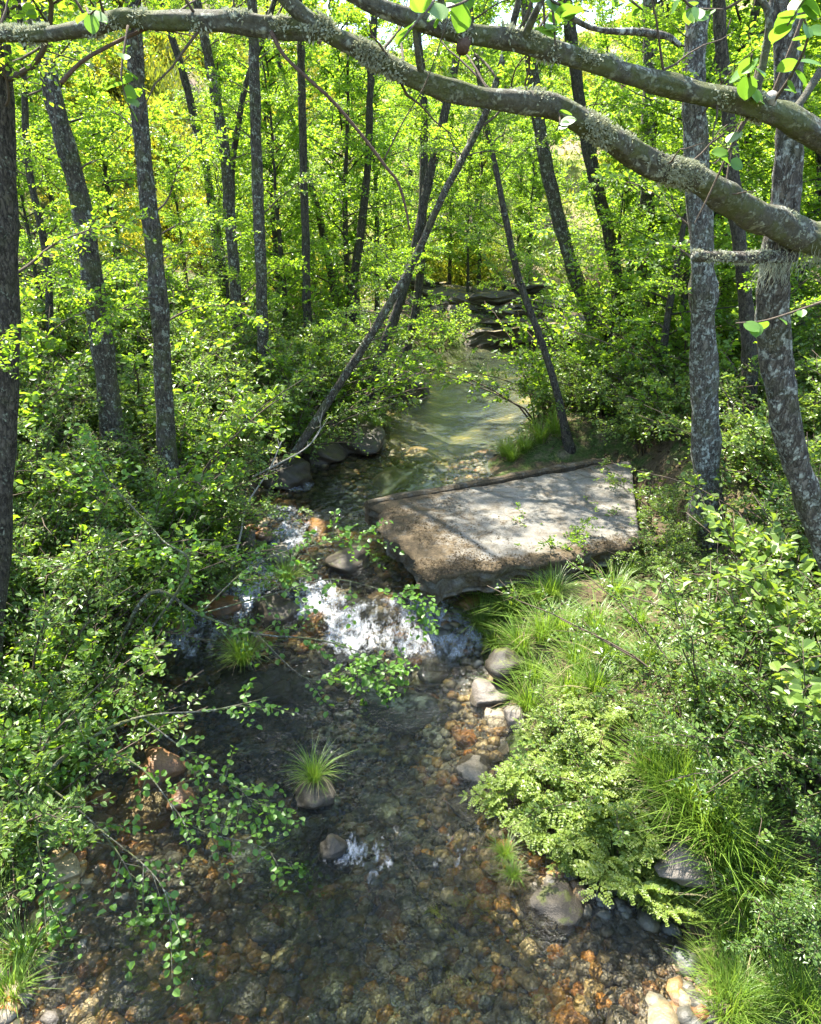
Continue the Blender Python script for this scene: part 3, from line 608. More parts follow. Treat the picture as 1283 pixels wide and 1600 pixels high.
DRY = grass_proto(9, 34, .55, .007, 1.1, 'drygrass', .16)
def fern_proto(k, nf=9, L=.58, mat='herb'):
    """leafy umbel plant: arching stalks with twice-divided leaves"""
    w = MB(); f = MB()
    for i in range(nf):
        az = i * 2.4 + rng.normal(0, .3); el = rng.uniform(.5, 1.2); l = L * rng.uniform(.7, 1.2); hd = np.array([math.cos(az), math.sin(az), 0]); tt = np.linspace(0, 1, 8)[:, None]
        P = hd * (math.cos(el) * l * tt) + UP * (math.sin(el) * l * tt * 1.15 - .35 * l * tt ** 2.4); tube(w, P, np.linspace(.006, .002, 8), 4)
        T = unit(np.gradient(P, axis=0)); sd = unit(np.cross(T, UP))
        for s in np.linspace(.38, 1.0, 8):
            q = min(7, int(s * 7)); pl = l * .42 * (1.25 - s) + .05
            for sg in (-1, 1, 0):
                if sg == 0 and s < .99: continue
                dv = unit(T[q] * .6 + sd[q] * sg + rng.normal(0, .28, 3)); m_ = 7; t2 = np.linspace(.15, 1, m_)[:, None]
                pp = P[q] + dv * pl * t2 - UP * .15 * pl * t2 ** 2; s2 = unit(np.cross(dv, UP))
                for g in (-1, 1):
                    leafset(f, pp, unit(dv * .7 + s2 * g + rv(m_, .15)), UP + rv(m_, .3), pl * .26 * (1.15 - .7 * t2[:, 0]) * rng.uniform(.7, 1.2, m_), pl * .14, True)
    return w.mesh('stalks', M['herb']), f.mesh('leaves', M[mat], False)
FERN = [fern_proto(k) for k in range(3)]

def put(name, proto, names, loc, label, cat, group, rz=None, sc=1.0):
    t = thing(name, loc, label, cat, group, rng.random() * 6.28 if rz is None else rz, sc)
    for me, nm in zip(proto, names):
        if me: ob(nm, me, t)
    return t

# ------------------------------------------------------------------ trees with a trunk one can follow
SHORT = iter(['the stout pale lichened alder', 'the straight alder behind the stout one', 'the gently bent dark alder', 'the mossy footed leaning alder', 'the thin leaning sapling', 'the far leaning alder', 'the slim alder on the mossy rock', 'the dark twin stem', 'the dark slender pole', 'the slim upright alder', 'the slim forking alder', 'the dark straight alder', 'the low forked alder', 'the right leaning stem', 'the slender slanting trunk', 'the scaly lichened alder', 'the thick leaning alder', 'the furrowed dark trunk', 'the ivy side sapling', 'the half hidden trunk', 'the slanting thicket alder'])
LM = [('the concrete slab', 1.6, 9.4), ('the white water', -1.6, 8.2), ('the rock outcrop', 2.8, 25.5), ('the two boulders', .9, 6.2), ('the limb bearing near tree', 3.0, 4.6)]
LM += [(nm, *on_water(x_, y_)[:2]) for nm, x_, y_ in (('the rock among the long grass', 1062, 1400), ('the brown rock in the shallows', 860, 1405), ('the small grey pointed stone', 805, 1125), ('the pale grey boulder', 760, 1085), ('the rust brown stone', 255, 1200), ('the tan riffle rock', 185, 1030))]
LM.append(('the broken front of the slab', 1.3, 7.3))
def lab(desc, x, Y, sc=None, lo=0, hi=1):
    d, nm, lx, ly = min(((x - lx) ** 2 + (Y - ly) ** 2, nm, lx, ly) for nm, lx, ly in LM)
    rel = ('just upstream of' if Y > ly else 'just downstream of') if abs(Y - ly) > abs(x - lx) else 'beside'
    if d > 9: rel = rel.replace('just ', 'some way ').replace('beside', 'some way aside from')
    sz = '' if sc is None else ('large ' if sc > lo + .67 * (hi - lo) else 'small ' if sc < lo + .33 * (hi - lo) else 'middling ')
    return f'{sz}{desc} {rel} {nm}'
def tree(name, label, pts, wpx, mat='bark', Y=None, top=11.0, nb=10, t0=.45, bl=1.0, group=None, foot=None, taper=.35, seed=None, sprig=13):
    seed = len(bpy.data.objects) % 97
    base = ground_hit(*pts[0]) if Y is None else None
    Yb = base[1] if Y is None else Y
    P = [at(x, y, Yb + (0 if k == 0 else rng.normal(0, .06))) for k, (x, y) in enumerate(pts)]
    g = float(height(P[0][0], P[0][1]))
    if P[0][2] > g + .05:
        d = unit(P[0] - P[1]); d = d / max(abs(d[2]), .35); q = P[0] + d * (P[0][2] - g) * .8; q[2] = float(height(q[0], q[1])) - .15; P.insert(0, q)
    else: P[0][2] = g - .15
    d = unit(P[-1] - P[-2])
    while P[-1][2] < top:
        d = unit(d + UP * .18 + rng.normal(0, .05, 3)); P.append(P[-1] + d * 1.1)
    P = np.array(P); dist = dep(P[1]); r0 = wpx / FPX * dist / 2 * .92
    base = P[0].copy(); base[2] += .15; LM.append((next(SHORT), float(base[0]), float(base[1])))
    L = np.concatenate([[0], np.cumsum(np.linalg.norm(np.diff(P, axis=0), axis=1))])[-1]; n = int(max(30, L / .16))
    Q = smooth_path(P, n); s = np.linspace(0, 1, n); r = r0 * (1 - (1 - taper) * s) * (1 + .8 * np.exp(-s * L / .3)); r[-3:] *= [.8, .6, .3]
    t = thing(name, base, label, 'tree', group); mb = MB(); tube(mb, Q - base, r, 14, .22, seed, None, 7.)
    ob('trunk', mb.mesh('trunk', M[mat]), t)
    for i in range(nb + sprig):
        ss = t0 + (1 - t0) * ((i + rng.random()) / nb) ** .9 if i < nb else rng.uniform(.16, t0 + .1)
        if i >= nb and t0 < .2: continue
        q = Q[min(n - 1, int(ss * (n - 1)))] - base; sc = bl * rng.uniform(.7, 1.15) * (1.15 - .5 * ss) * (1 if i < nb else .58)
        w, f = BR[rng.integers(0, len(BR))]
        b = ob('branch', w, t, q, Euler((rng.normal(0, .25), -rng.uniform(.0, .55), i * 2.4 + rng.normal(0, .5))), sc); ob('foliage', f, b)
    return t
T = tree
T('alder_tree', 'stout upright alder with pale lichened trunk on the right bank behind the slab', [(1108, 840), (1103, 700), (1100, 560), (1098, 420), (1088, 250), (1085, 120), (1092, 0)], 46, 'bark_pale', top=12, t0=.62, nb=9)
T('alder_tree', 'straight alder trunk standing behind the stout pale lichened one', [(1016, 585), (1014, 480), (1012, 350), (1014, 200), (1016, 60), (1016, 0)], 28, 'bark', top=13, t0=.6)
T('alder_tree', 'alder bending gently left beyond the slab with a dark curved trunk', [(978, 600), (970, 500), (955, 380), (925, 260), (905, 150), (890, 40), (884, 0)], 24, 'bark_dark', top=13, t0=.6)
T('alder_tree', 'alder leaning left with yellow mossy lower trunk at the pool edge', [(957, 598), (930, 510), (895, 420), (868, 320), (845, 210), (832, 110), (826, 40)], 26, 'bark', top=13, t0=.55)
T('alder_sapling', 'thin dark sapling leaning over the pool from the upstream end of the slab', [(893, 700), (872, 620), (845, 530), (812, 440), (790, 340), (772, 250), (757, 180)], 13, 'bark_dark', top=9.5, t0=.5, bl=.7, nb=8)
T('alder_tree', 'alder leaning far over the pool from the left bank with curved grey trunk', [(412, 752), (455, 715), (505, 640), (550, 570), (600, 490), (650, 400), (690, 310), (735, 225), (765, 160)], 15, 'bark', top=11.5, t0=.5)
T('alder_tree', 'slim alder rising from the mossy left bank rock and leaning right', [(566, 648), (590, 570), (622, 480), (650, 380), (668, 290), (690, 200)], 18, 'bark_dark', top=12, t0=.55)
T('alder_tree', 'dark twin stem beside the mossy left bank rock at the pool', [(590, 645), (612, 590), (640, 530), (655, 440), (660, 330), (663, 220), (660, 120)], 17, 'bark_dark', top=12, t0=.6)
T('alder_tree', 'dark slender straight pole of an alder against the hillside above the pool', [(556, 600), (552, 450), (563, 370), (574, 270), (578, 160), (584, 40)], 15, 'bark_dark', Y=19, top=14, t0=.66)
T('alder_tree', 'slim upright alder left of the leaning tree with a grey scrubby bush behind it', [(484, 640), (480, 500), (478, 400), (474, 250), (471, 120), (470, 60)], 15, 'bark_dark', Y=16, top=13, t0=.66)
T('alder_tree', 'slim alder forking beside the grey scrubby bush', [(530, 600), (520, 450), (502, 350), (480, 270), (455, 190), (438, 110)], 13, 'bark_dark', Y=20, top=13, t0=.62)
T('alder_tree', 'dark straight alder trunk between the shrubs on the left bank', [(420, 660), (412, 560), (408, 420), (402, 280), (398, 150), (396, 60)], 21, 'bark', Y=13, top=13, t0=.62)
T('alder_tree', 'alder with a low fork on the left slope before the yellow broom', [(372, 600), (368, 450), (358, 330), (352, 240), (335, 140), (318, 50)], 20, 'bark', Y=14, top=12.5, t0=.55)
T('alder_tree', 'alder stem leaning right from the low forked one', [(370, 500), (362, 290), (372, 200), (385, 130), (410, 60)], 12, 'bark_dark', Y=14.6, top=12, t0=.5, nb=10)
T('alder_tree', 'slender trunk slanting left on the slope below the yellow broom', [(345, 430), (322, 260), (305, 190), (285, 110), (265, 45)], 15, 'bark_dark', Y=17, top=13, t0=.55)
T('alder_tree', 'thick straight alder with scaly lichened trunk on the left bank', [(264, 800), (258, 640), (250, 500), (240, 380), (226, 260), (216, 150), (210, 40)], 32, 'bark', top=12.5, t0=.6)
T('alder_tree', 'thick leaning alder beside the scaly lichened one on the left slope', [(172, 640), (160, 540), (142, 420), (122, 300), (90, 180), (62, 50)], 38, 'bark', Y=9.6, top=12, t0=.6)
T('alder_tree', 'dark trunk tight against the left edge shrubs with furrowed bark', [(-18, 1010), (-4, 850), (8, 650), (12, 450), (6, 250), (2, 120), (-2, 0)], 44, 'bark_dark', Y=5.6, top=8.5, t0=.6, nb=4)
T('alder_sapling', 'thin sapling among the ivy left of the thick leaning alder', [(80, 560), (72, 400), (45, 260), (38, 140), (34, 60)], 13, 'bark_dark', Y=12, top=11, t0=.4)
T('alder_tree', 'dark half hidden trunk behind the shrubs right of the stout pale one', [(1160, 830), (1168, 720), (1172, 600), (1166, 480), (1150, 330), (1138, 180), (1125, 40)], 26, 'bark_dark', Y=10.5, top=12, t0=.55)
T('alder_tree', 'slanting alder in the thicket on the far right', [(1065, 560), (1080, 440), (1120, 280), (1150, 150), (1175, 40)], 18, 'bark', Y=17, top=13, t0=.5)
# ------------------------------------------------------------------ the near tree whose limbs cross the view
def near_tree():
    def PP(L): return np.array([at(x, y, d) for x, y, d, w in L]), np.array([w / FPX * dep(at(x, y, d)) / 2 * .85 for x, y, d, w in L])
    tr = [(1420, 1240, 4.6, 62), (1350, 990, 4.6, 56), (1290, 850, 4.6, 50), (1248, 740, 4.55, 50), (1224, 640, 4.5, 52), (1213, 560, 4.5, 54), (1207, 470, 4.45, 54), (1212, 400, 4.4, 54), (1226, 330, 4.4, 52), (1232, 240, 4.4, 50), (1232, 130, 4.4, 50), (1226, 20, 4.4, 48), (1215, -90, 4.4, 44), (1190, -220, 4.4, 38), (1160, -360, 4.3, 30), (1150, -520, 4.2, 18)]
    P, r = PP(tr); g = float(height(P[0][0], P[0][1]))
    foot = P[0] + (P[0] - P[1]) * 0.3; foot[2] = float(height(foot[0], foot[1])) - .15; P = np.vstack([foot, P]); r = np.concatenate([[r[0] * 1.4], r])
    base = P[0] + UP * .15
    t = thing('alder_tree', base, 'near lichen crusted tree with long limbs arching across above the stream', 'tree')
    def tub(nm, P, r, seg, rough, mat, n=90, parent=None, seed=1, fq=9.):
        s = np.linspace(0, 1, n); rr = np.interp(s * (len(r) - 1), np.arange(len(r)), r); mb = MB(); Q = smooth_path(P, n); tube(mb, Q - base, rr, seg, rough, seed, None, fq); return ob(nm, mb.mesh(nm, M[mat]), t), Q, rr
    tub('trunk', P, r, 22, .22, 'bark_pale', 110)
    low = [(1290, 378, 4.45, 62), (1240, 362, 4.3, 60), (1180, 335, 4.1, 54), (1100, 287, 3.85, 48), (1060, 270, 3.75, 46), (1020, 258, 3.65, 46), (940, 208, 3.45, 42), (860, 165, 3.3, 42), (790, 155, 3.2, 37), (720, 145, 3.12, 35), (660, 126, 3.08, 33), (600, 98, 3.02, 33), (540, 66, 2.98, 33), (500, 42, 2.95, 32), (450, 0, 2.92, 27), (400, -70, 2.92, 24), (330, -170, 2.9, 16)]
    lim = []
    lim.append(tub('limb', *PP(low), 24, .30, 'limb', 170, seed=3, fq=6))
    lft = [(510, 46, 2.95, 26), (480, 47, 2.95, 32), (420, 42, 2.98, 34), (350, 34, 3.0, 36), (290, 33, 3.02, 32), (240, 33, 3.04, 32), (195, 28, 3.06, 31), (150, 40, 3.1, 29), (100, 49, 3.12, 26), (50, 55, 3.15, 25), (0, 55, 3.2, 24), (-90, 60, 3.3, 20), (-220, 40, 3.4, 12)]
    lim.append(tub('limb', *PP(lft), 22, .30, 'limb', 130, seed=5, fq=6))
    upp = [(1560, 1330, 4.7, 60), (1490, 1000, 4.6, 56), (1440, 700, 4.4, 52), (1400, 420, 4.1, 50), (1350, 275, 3.85, 46), (1283, 215, 3.7, 45), (1230, 185, 3.6, 44), (1180, 166, 3.5, 42), (1100, 146, 3.4, 38), (1000, 121, 3.3, 35), (920, 96, 3.22, 35), (850, 75, 3.15, 38), (800, 62, 3.1, 38), (750, 55, 3.05, 36), (710, 50, 3.0, 33), (640, 28, 2.95, 29), (575, 4, 2.92, 25), (500, -40, 2.9, 20), (400, -110, 2.9, 12)]
    Pu, ru = PP(upp); Pu[0][2] = float(height(Pu[0][0], Pu[0][1])) - .2
    lim.append(tub('limb', Pu, ru, 24, .26, 'limb', 200, seed=8, fq=6))
    def br(L, seg, mat, rough=.15, n=30, nm='branch'): return tub(nm, *PP(L), seg, rough, mat, n)
    stub = br([(1240, 400, 4.35, 22), (1190, 402, 4.2, 20), (1140, 402, 4.1, 19), (1100, 401, 4.05, 20), (1084, 400, 4.02, 15)], 12, 'bark_pale', .3, 40)
    br([(424, 50, 2.95, 8), (445, 88, 2.92, 7), (492, 132, 2.9, 6.5), (520, 158, 2.9, 6.5), (566, 212, 2.9, 6), (604, 262, 2.9, 6), (622, 285, 2.9, 5.5), (634, 325, 2.9, 4.5), (640, 360, 2.9, 3)], 8, 'redtwig', .1)
    br([(600, 250, 2.9, 3), (630, 190, 2.85, 2.6), (665, 130, 2.8, 2.4), (700, 30, 2.7, 2)], 5, 'twig', 0)
    br([(95, 130, 3.1, 8), (130, 95, 3.1, 7), (190, 62, 3.1, 6), (240, 40, 3.05, 7)], 7, 'redtwig', .1)
    br([(735, 60, 3.03, 24), (726, 20, 2.98, 20), (735, -30, 2.95, 16), (745, -120, 2.9, 10)], 10, 'limb', .2)
    br([(700, 52, 3.0, 16), (690, 10, 2.95, 13), (684, -50, 2.9, 10)], 9, 'limb', .2)
    br([(818, 62, 3.1, 16), (832, 30, 3.05, 13), (850, -10, 3.0, 11), (880, -90, 3, 8)], 9, 'limb', .2)
    br([(1178, 158, 3.5, 14), (1196, 80, 3.5, 14), (1200, 20, 3.48, 12), (1170, -30, 3.45, 10), (1130, -120, 3.4, 7)], 8, 'limb', .15)
    br([(1200, 168, 3.52, 9), (1230, 90, 3.5, 7), (1255, 20, 3.5, 6), (1262, -60, 3.5, 4)], 6, 'twig', .1)
    br([(660, 125, 3.08, 13), (652, 80, 3.0, 11), (648, 30, 2.95, 9), (655, -40, 2.9, 6)], 7, 'limb', .15)
    br([(1000, 50, 3.35, 12), (1040, 56, 3.4, 12), (1062, 70, 3.42, 9)], 8, 'bark_pale', .3)
    br([(880, 20, 3.2, 9), (930, 45, 3.25, 9), (1000, 50, 3.35, 12)], 8, 'bark_pale', .3)
    br([(1283, 110, 3.75, 14), (1250, 160, 3.7, 13), (1220, 185, 3.62, 12)], 8, 'limb', .15)
    br([(1160, 190, 3.52, 5), (1110, 300, 3.5, 4), (1085, 350, 3.5, 2)], 5, 'twig', .1)
    for o_, Q_, r_ in lim:                      # fine side twigs
        for k in range(12):
            i = rng.integers(12, len(Q_) - 4); dv = unit(rv(1)[0] + UP * .6); l = rng.uniform(.15, .55); tt = np.linspace(0, 1, 7)[:, None]; mb = MB()
            tube(mb, Q_[i] - base + dv * l * tt + np.cumsum(rv(7, .018), 0) * tt, np.linspace(.006, .0015, 7), 5, .15, k); ob('twig', mb.mesh('twig', M['twig']), t)
    # cut stub with a pale end
    mb = MB(); c0, c1 = at(1203, 172, 3.53), at(1206, 148, 3.47); tube(mb, np.array([c0, c1]) - base, np.array([.024, .022]), 12); ob('cut_stub', mb.mesh('cut_stub', M['deadtwig']), t)
    mb = MB(); c0, c1 = at(728, 56, 3.02), at(722, 78, 2.97); tube(mb, np.array([c0, c1]) - base, np.array([.025, .022]), 12); ob('cut_stub', mb.mesh('cut_stub', M['redtwig']), t)
    # lichen: crusts and beards on the limbs
    for li, (o, Q, rr) in enumerate(lim + [stub]):
        mb = MB(); m_ = len(Q); spots = [rng.integers(0, m_) for _ in range(16 if li < 3 else 8)]
        if li == 0: spots += [36, 38, 40, 42, 44, 46, 39, 41, 43, 45, 37, 60, 64, 65, 66, 67, 65, 66, 12, 14, 118, 119, 120, 121, 119, 120]
        for s in spots:
            n_ = rng.integers(60, 220); k = np.clip((s + rng.normal(0, 1.0, n_)).astype(int), 0, m_ - 1)
            d0 = unit(rv(1)[0] + UP * .5 + np.array([0, -.6, 0])); dd = unit(d0 + rv(n_, .4)); tg = unit(Q[np.minimum(k + 1, m_ - 1)] - Q[np.maximum(k - 1, 0)]); dd = unit(dd - tg * (dd * tg).sum(-1, keepdims=True))
            leafset(mb, Q[k] - base + dd * (rr[k] * 1.0)[:, None] + tg * rng.normal(0, .012, n_)[:, None], unit(dd * .6 + rv(n_, .6)), rv(n_), rng.uniform(.008, .022, n_), rng.uniform(.004, .010, n_), False)
        if li in (0, 3):
            for s in ([2, 3, 4, 5, 6] if li == 0 else [2, 4, 6, 9]):
                for _ in range(40):
                    p0 = Q[s] - base + rv(1, .03)[0]; tt = np.linspace(0, 1, 5)[:, None]; l = rng.uniform(.05, .15)
                    tube(mb, p0 - UP * l * tt + np.cumsum(rv(5, .011), 0), np.linspace(.0016, .0007, 5), 3, rnd=rng.random())
        l = ob('lichen', mb.mesh('lichen', M['lichen'], False), t); l['kind'] = 'stuff'
    # big near leaves on fine twigs, each its own leaf
    a = np.linspace(0, np.pi, 9); prof = np.sin(a) ** .8; mb = MB(); V = []
    for k in range(9):
        xx = k / 8; w_ = .42 * (math.sin(math.pi * min(1, xx * 1.02)) ** .6 if 0 < k < 8 else .02)
        V += [[xx, -w_, .10 * w_ + .02], [xx, -w_ * .5, .03], [xx, 0, -.04 * xx * xx], [xx, w_ * .5, .03], [xx, w_, .10 * w_ + .02]]
    V = np.array(V); V[:, 2] -= .12 * V[:, 0] ** 2; i = np.arange(8)[:, None] * 5; j = np.arange(4)[None]
    mb.add(V, np.stack([i + j, i + j + 1, i + 6 + j, i + 5 + j], -1).reshape(-1, 4), .6); LEAF.append(mb.mesh('leaf', M['nearleaf']))
    def spray(L, nl, size, mat='twig'):
        Pq, rq = PP(L); o, Q, rr = tub('twig', Pq, rq, 5, 0, mat, 16)
        for k in range(nl):
            q = Q[min(15, int(3 + 12 * (k + rng.random() * .6) / nl))] - base; s = size * rng.uniform(.7, 1.2)
            ob('leaf', LEAF[0], o, q, Euler((rng.normal(0, .5), rng.normal(.25, .4), rng.random() * 6.28)), s)
    spray([(690, -20, 2.2, 8), (672, 10, 2.0, 6), (650, 35, 1.9, 4), (630, 60, 1.85, 3)], 4, .072)
    spray([(760, -30, 2.4, 7), (730, 0, 2.2, 5), (690, 15, 2.1, 4)], 6, .07)
    spray([(820, -30, 2.6, 6), (870, 5, 2.5, 5), (920, 18, 2.4, 3)], 9, .065)
    spray([(860, -30, 2.8, 6), (865, 30, 2.8, 5), (868, 70, 2.8, 3)], 6, .065)
    spray([(940, -40, 2.8, 6), (985, 0, 2.8, 5), (1010, 20, 2.8, 3)], 7, .06)
    spray([(1050, -30, 2.9, 6), (1080, 10, 2.9, 5), (1130, 15, 2.9, 3)], 8, .07)
    spray([(1180, 165, 3.5, 7), (1170, 120, 3.3, 6), (1175, 85, 3.2, 4)], 9, .075)
    spray([(1200, 170, 3.5, 7), (1235, 120, 3.4, 6), (1262, 60, 3.3, 5), (1250, 10, 3.3, 3)], 10, .08)
    spray([(1283, -30, 2.8, 6), (1250, 10, 2.8, 5), (1230, 40, 2.8, 3)], 8, .075)
    spray([(1170, 180, 3.5, 5), (1140, 240, 3.4, 4), (1145, 260, 3.4, 3)], 5, .07)
    spray([(1290, 470, 3.4, 5), (1200, 500, 3.4, 4), (1150, 505, 3.4, 3)], 5, .07)
    spray([(135, 10, 2.9, 5), (140, 22, 2.8, 4), (150, 14, 2.75, 3)], 4, .06)
    spray([(200, 40, 3.0, 5), (190, 120, 2.9, 4), (205, 175, 2.9, 3)], 8, .06)
    spray([(870, 165, 3.3, 4), (875, 190, 3.2, 3), (868, 205, 3.2, 2)], 3, .06)
    # crown out of view above: leafy branches that shade the water below the bridge
    for (x, y, d) in ((1150, -520, 4.2), (1160, -360, 4.3), (1190, -220, 4.4), (880, -90, 3), (745, -120, 2.9)):
        for k in range(1):
            w, f = BR[rng.integers(0, len(BR))]; b = ob('branch', w, t, at(x, y, d) - base, Euler((0, -rng.uniform(.25, .9), rng.random() * 6.28)), rng.uniform(.5, .9)); ob('foliage', f, b)
LEAF = []
M['nearleaf'] = leaf_mat('near_leaf', (.07, .16, .02), (.10, .21, .03), (.14, .26, .04), (1.6, 1.5, .7), .5, .4)
near_tree()

# ------------------------------------------------------------------ leafy boughs hanging over the stream from the left bank
def overhang(label, root, limbs, nl, size):
    base = np.array(root, float); base[2] = float(height(base[0], base[1]))
    t = thing('overhanging_alder', base, label, 'shrub')
    for L in limbs:
        P = np.array([at(x, y, d) for x, y, d, w in L]); r = np.array([w / FPX * dep(p) / 2 for p, (x, y, d, w) in zip(P, L)])
        if L[0][3] > 9: P = np.vstack([base - UP * .1, P]); r = np.concatenate([[r[0] * 1.2], r])
        n = 40; Q = smooth_path(P, n); s = np.linspace(0, 1, n); rr = np.interp(s * (len(r) - 1), np.arange(len(r)), r); mb = MB(); tube(mb, Q - base, rr * .45, 7, .3, 3); fm = MB()
        tips = []
        for k in range(int(nl / 2.2)):                       # side twigs in the same mesh as their bough
            i = rng.integers(8, n); tg = unit(Q[min(i + 1, n - 1)] - Q[i - 1]); dv = unit(tg * .8 + rv(1, .6)[0] - UP * .1); l = rng.uniform(.12, .45)
            tt = np.linspace(0, 1, 5)[:, None]; tw = Q[i] + dv * l * tt - UP * .2 * l * tt ** 2; tube(mb, tw - base, np.linspace(.004, .0015, 5), 4); tips.append((tw, dv))
        o = ob('bough', mb.mesh('bough', M['limb']), t)
        O = np.array([tw[1] - base for tw, dv in tips]); twig_leaves(fm, O, np.array([dv for tw, dv in tips]), np.array([.3] * len(tips)), 9, size, True, .2, .85, .8)
        fo = ob('foliage', fm.mesh('foliage', M['nearleaf'], False), o); fo['kind'] = 'stuff'
        for k in range(nl):
            tw, dv = tips[k % len(tips)]; q = tw[min(4, 1 + (k // len(tips)) % 4)] - base + rv(1, .012)[0]
            az = math.atan2(dv[1], dv[0]) + rng.choice([-1, 1]) * rng.uniform(.4, 1.5)
            ob('leaf', LEAF[0], o, q, Euler((rng.normal(0, .35), rng.normal(.15, .35), az)), size * rng.uniform(.6, 1.2))
overhang('leafy alder boughs drooping low over the water from the left bank', (-4.0, 4.1, 0), [
    [(-40, 1270, 4.3, 20), (60, 1215, 4.4, 17), (130, 1160, 4.5, 13), (220, 1120, 4.6, 9), (330, 1110, 4.7, 6), (420, 1090, 4.75, 3)],
    [(130, 1160, 4.5, 8), (220, 1200, 4.4, 6), (300, 1290, 4.2, 4), (400, 1320, 4.2, 3), (450, 1350, 4.15, 2)],
    [(60, 1215, 4.4, 8), (150, 1290, 4.1, 6), (200, 1360, 3.9, 4), (220, 1430, 3.8, 2.5), (235, 1460, 3.75, 2)],
    [(220, 1120, 4.6, 6), (300, 1180, 4.5, 5), (370, 1230, 4.5, 3), (400, 1260, 4.5, 2)],
    [(150, 1290, 4.1, 5), (250, 1380, 3.7, 4), (268, 1480, 3.5, 3), (262, 1560, 3.4, 2)],
    [(60, 1215, 4.4, 7), (60, 1330, 3.9, 5), (80, 1450, 3.6, 3), (65, 1530, 3.5, 2)]], 42, .054)
overhang('thin leafy alder boughs reaching across the white water from the left bank', (-3.3, 6.4, 0), [
    [(230, 930, 6.4, 14), (310, 960, 6.5, 11), (400, 990, 6.5, 7), (500, 1000, 6.5, 5), (590, 1030, 6.4, 3), (640, 1060, 6.4, 2)],
    [(310, 960, 6.5, 7), (420, 930, 6.7, 5), (520, 905, 6.8, 4), (620, 930, 6.8, 3), (660, 945, 6.8, 2)],
    [(310, 960, 6.5, 6), (400, 880, 6.9, 5), (500, 850, 7.2, 3), (580, 840, 7.3, 2)],
    [(400, 990, 6.5, 5), (480, 1060, 6.2, 4), (560, 1050, 6.2, 3), (620, 1075, 6.2, 2)],
    [(290, 900, 6.4, 10), (250, 840, 6.6, 7), (170, 750, 6.8, 5), (150, 700, 6.9, 3)]], 46, .062)
def dead_branch(label, L):
    P = np.array([at(x, y, d) for x, y, d, w in L]); r = [w / FPX * 7 / 2 for x, y, d, w in L]; base = P[0].copy(); mb = MB(); Q = smooth_path(P, 24); tube(mb, Q - base, np.interp(np.linspace(0, len(r) - 1, 24), range(len(r)), r), 6, .2, 2)
    for k in range(8):
        i = rng.integers(4, 23); dv = unit(unit(Q[i] - Q[i - 1]) + rv(1, .5)[0]); l = rng.uniform(.1, .4); tt = np.linspace(0, 1, 5)[:, None]; tube(mb, Q[i] - base + dv * l * tt + np.cumsum(rv(5, .015), 0) * tt, np.linspace(.005, .0015, 5), 4)
    tag(ob('dead_branch', mb.mesh('dead_branch', M['deadtwig']), None, base), label, 'branch')
dead_branch('bare pale dead branch dipping to the riffle from the left bank', [(362, 890, 8.3, 6), (376, 835, 8.6, 5), (385, 790, 9.0, 4), (420, 735, 9.4, 3), (440, 690, 9.5, 2)])
dead_branch('bare curved dead twig bending over the water below the leaning alder', [(395, 745, 9.6, 5), (440, 722, 9.7, 4), (478, 700, 9.7, 3), (500, 672, 9.8, 2.5), (497, 650, 9.8, 1.5)])

# ------------------------------------------------------------------ shrubs
SN = ('stems', 'foliage')
def shrubs(n, xr, yr, dmin, dmax, side, protos, s0, s1, name, labels, group, dens=None):
    c = 0; tries = 0; used = []
    while c < n and tries < n * 60:
        tries += 1
        Y = rng.uniform(*yr); x = rng.uniform(*xr); a, b = chan(x, Y); d = float(a if side < 0 else b)
        if d < dmin or d > dmax or max(float(a), float(b)) < 0: continue
        sc = rng.uniform(s0, s1)
        if any((x - p) ** 2 + (Y - q) ** 2 < (.55 * sc) ** 2 for p, q in used): continue
        if 0.0 < x < 4.4 and 5.2 < Y < 12.8 and x < 2.9 + 1.2 * (Y > 7.0): continue
        used.append((x, Y)); z = float(height(x, Y))
        put(name, protos[c % len(protos)], SN, (x, Y, z), lab(labels, x, Y, sc, s0, s1), 'shrub', group, None, sc); c += 1
GL = 'shrubs thick along the left bank'; GRt = 'shrubs thick along the right bank'
shrubs(34, (-8, -1.5), (4.2, 13), .15, 4.5, -1, SHA, .7, 1.15, 'elder_shrub', 'dark narrow leaved bush', GL)
shrubs(30, (-9, -1.5), (5, 16), .3, 5.5, -1, SHB, .7, 1.2, 'privet_shrub', 'glossy round leaved bush', GL)
shrubs(20, (-9, 0), (9, 20), .4, 6, -1, SHC, .8, 1.4, 'alder_shrub', 'bushy young alder', GL)
shrubs(34, (1.5, 9), (5.2, 14), .9, 6, 1, SHB, .6, 1.1, 'privet_shrub', 'glossy round leaved bush', GRt)
shrubs(16, (2, 8), (3.6, 9), 1.4, 5, 1, SHA, .6, 1.0, 'elder_shrub', 'dark narrow leaved bush', GRt)
shrubs(24, (2, 14), (11, 24), .3, 7, 1, SHC, .8, 1.4, 'alder_shrub', 'bushy young alder', GRt)
shrubs(40, (-9, 0), (3.2, 22), .0, 4.5, -1, SHL, .7, 1.2, 'bramble', 'low trailing bramble', 'low brambles on the left bank')
shrubs(40, (1.0, 8), (4.5, 22), .5, 4.5, 1, SHL, .6, 1.1, 'bramble', 'low trailing bramble', 'low brambles on the right bank')
def one_shrub(name, proto, x, y, sc, label, group=None):
    p = ground_hit(x, y); put(name, proto, SN, (p[0], p[1], float(height(p[0], p[1]))), label if group is None else lab(label, p[0], p[1], sc, .6, 1), 'shrub', group, None, sc)
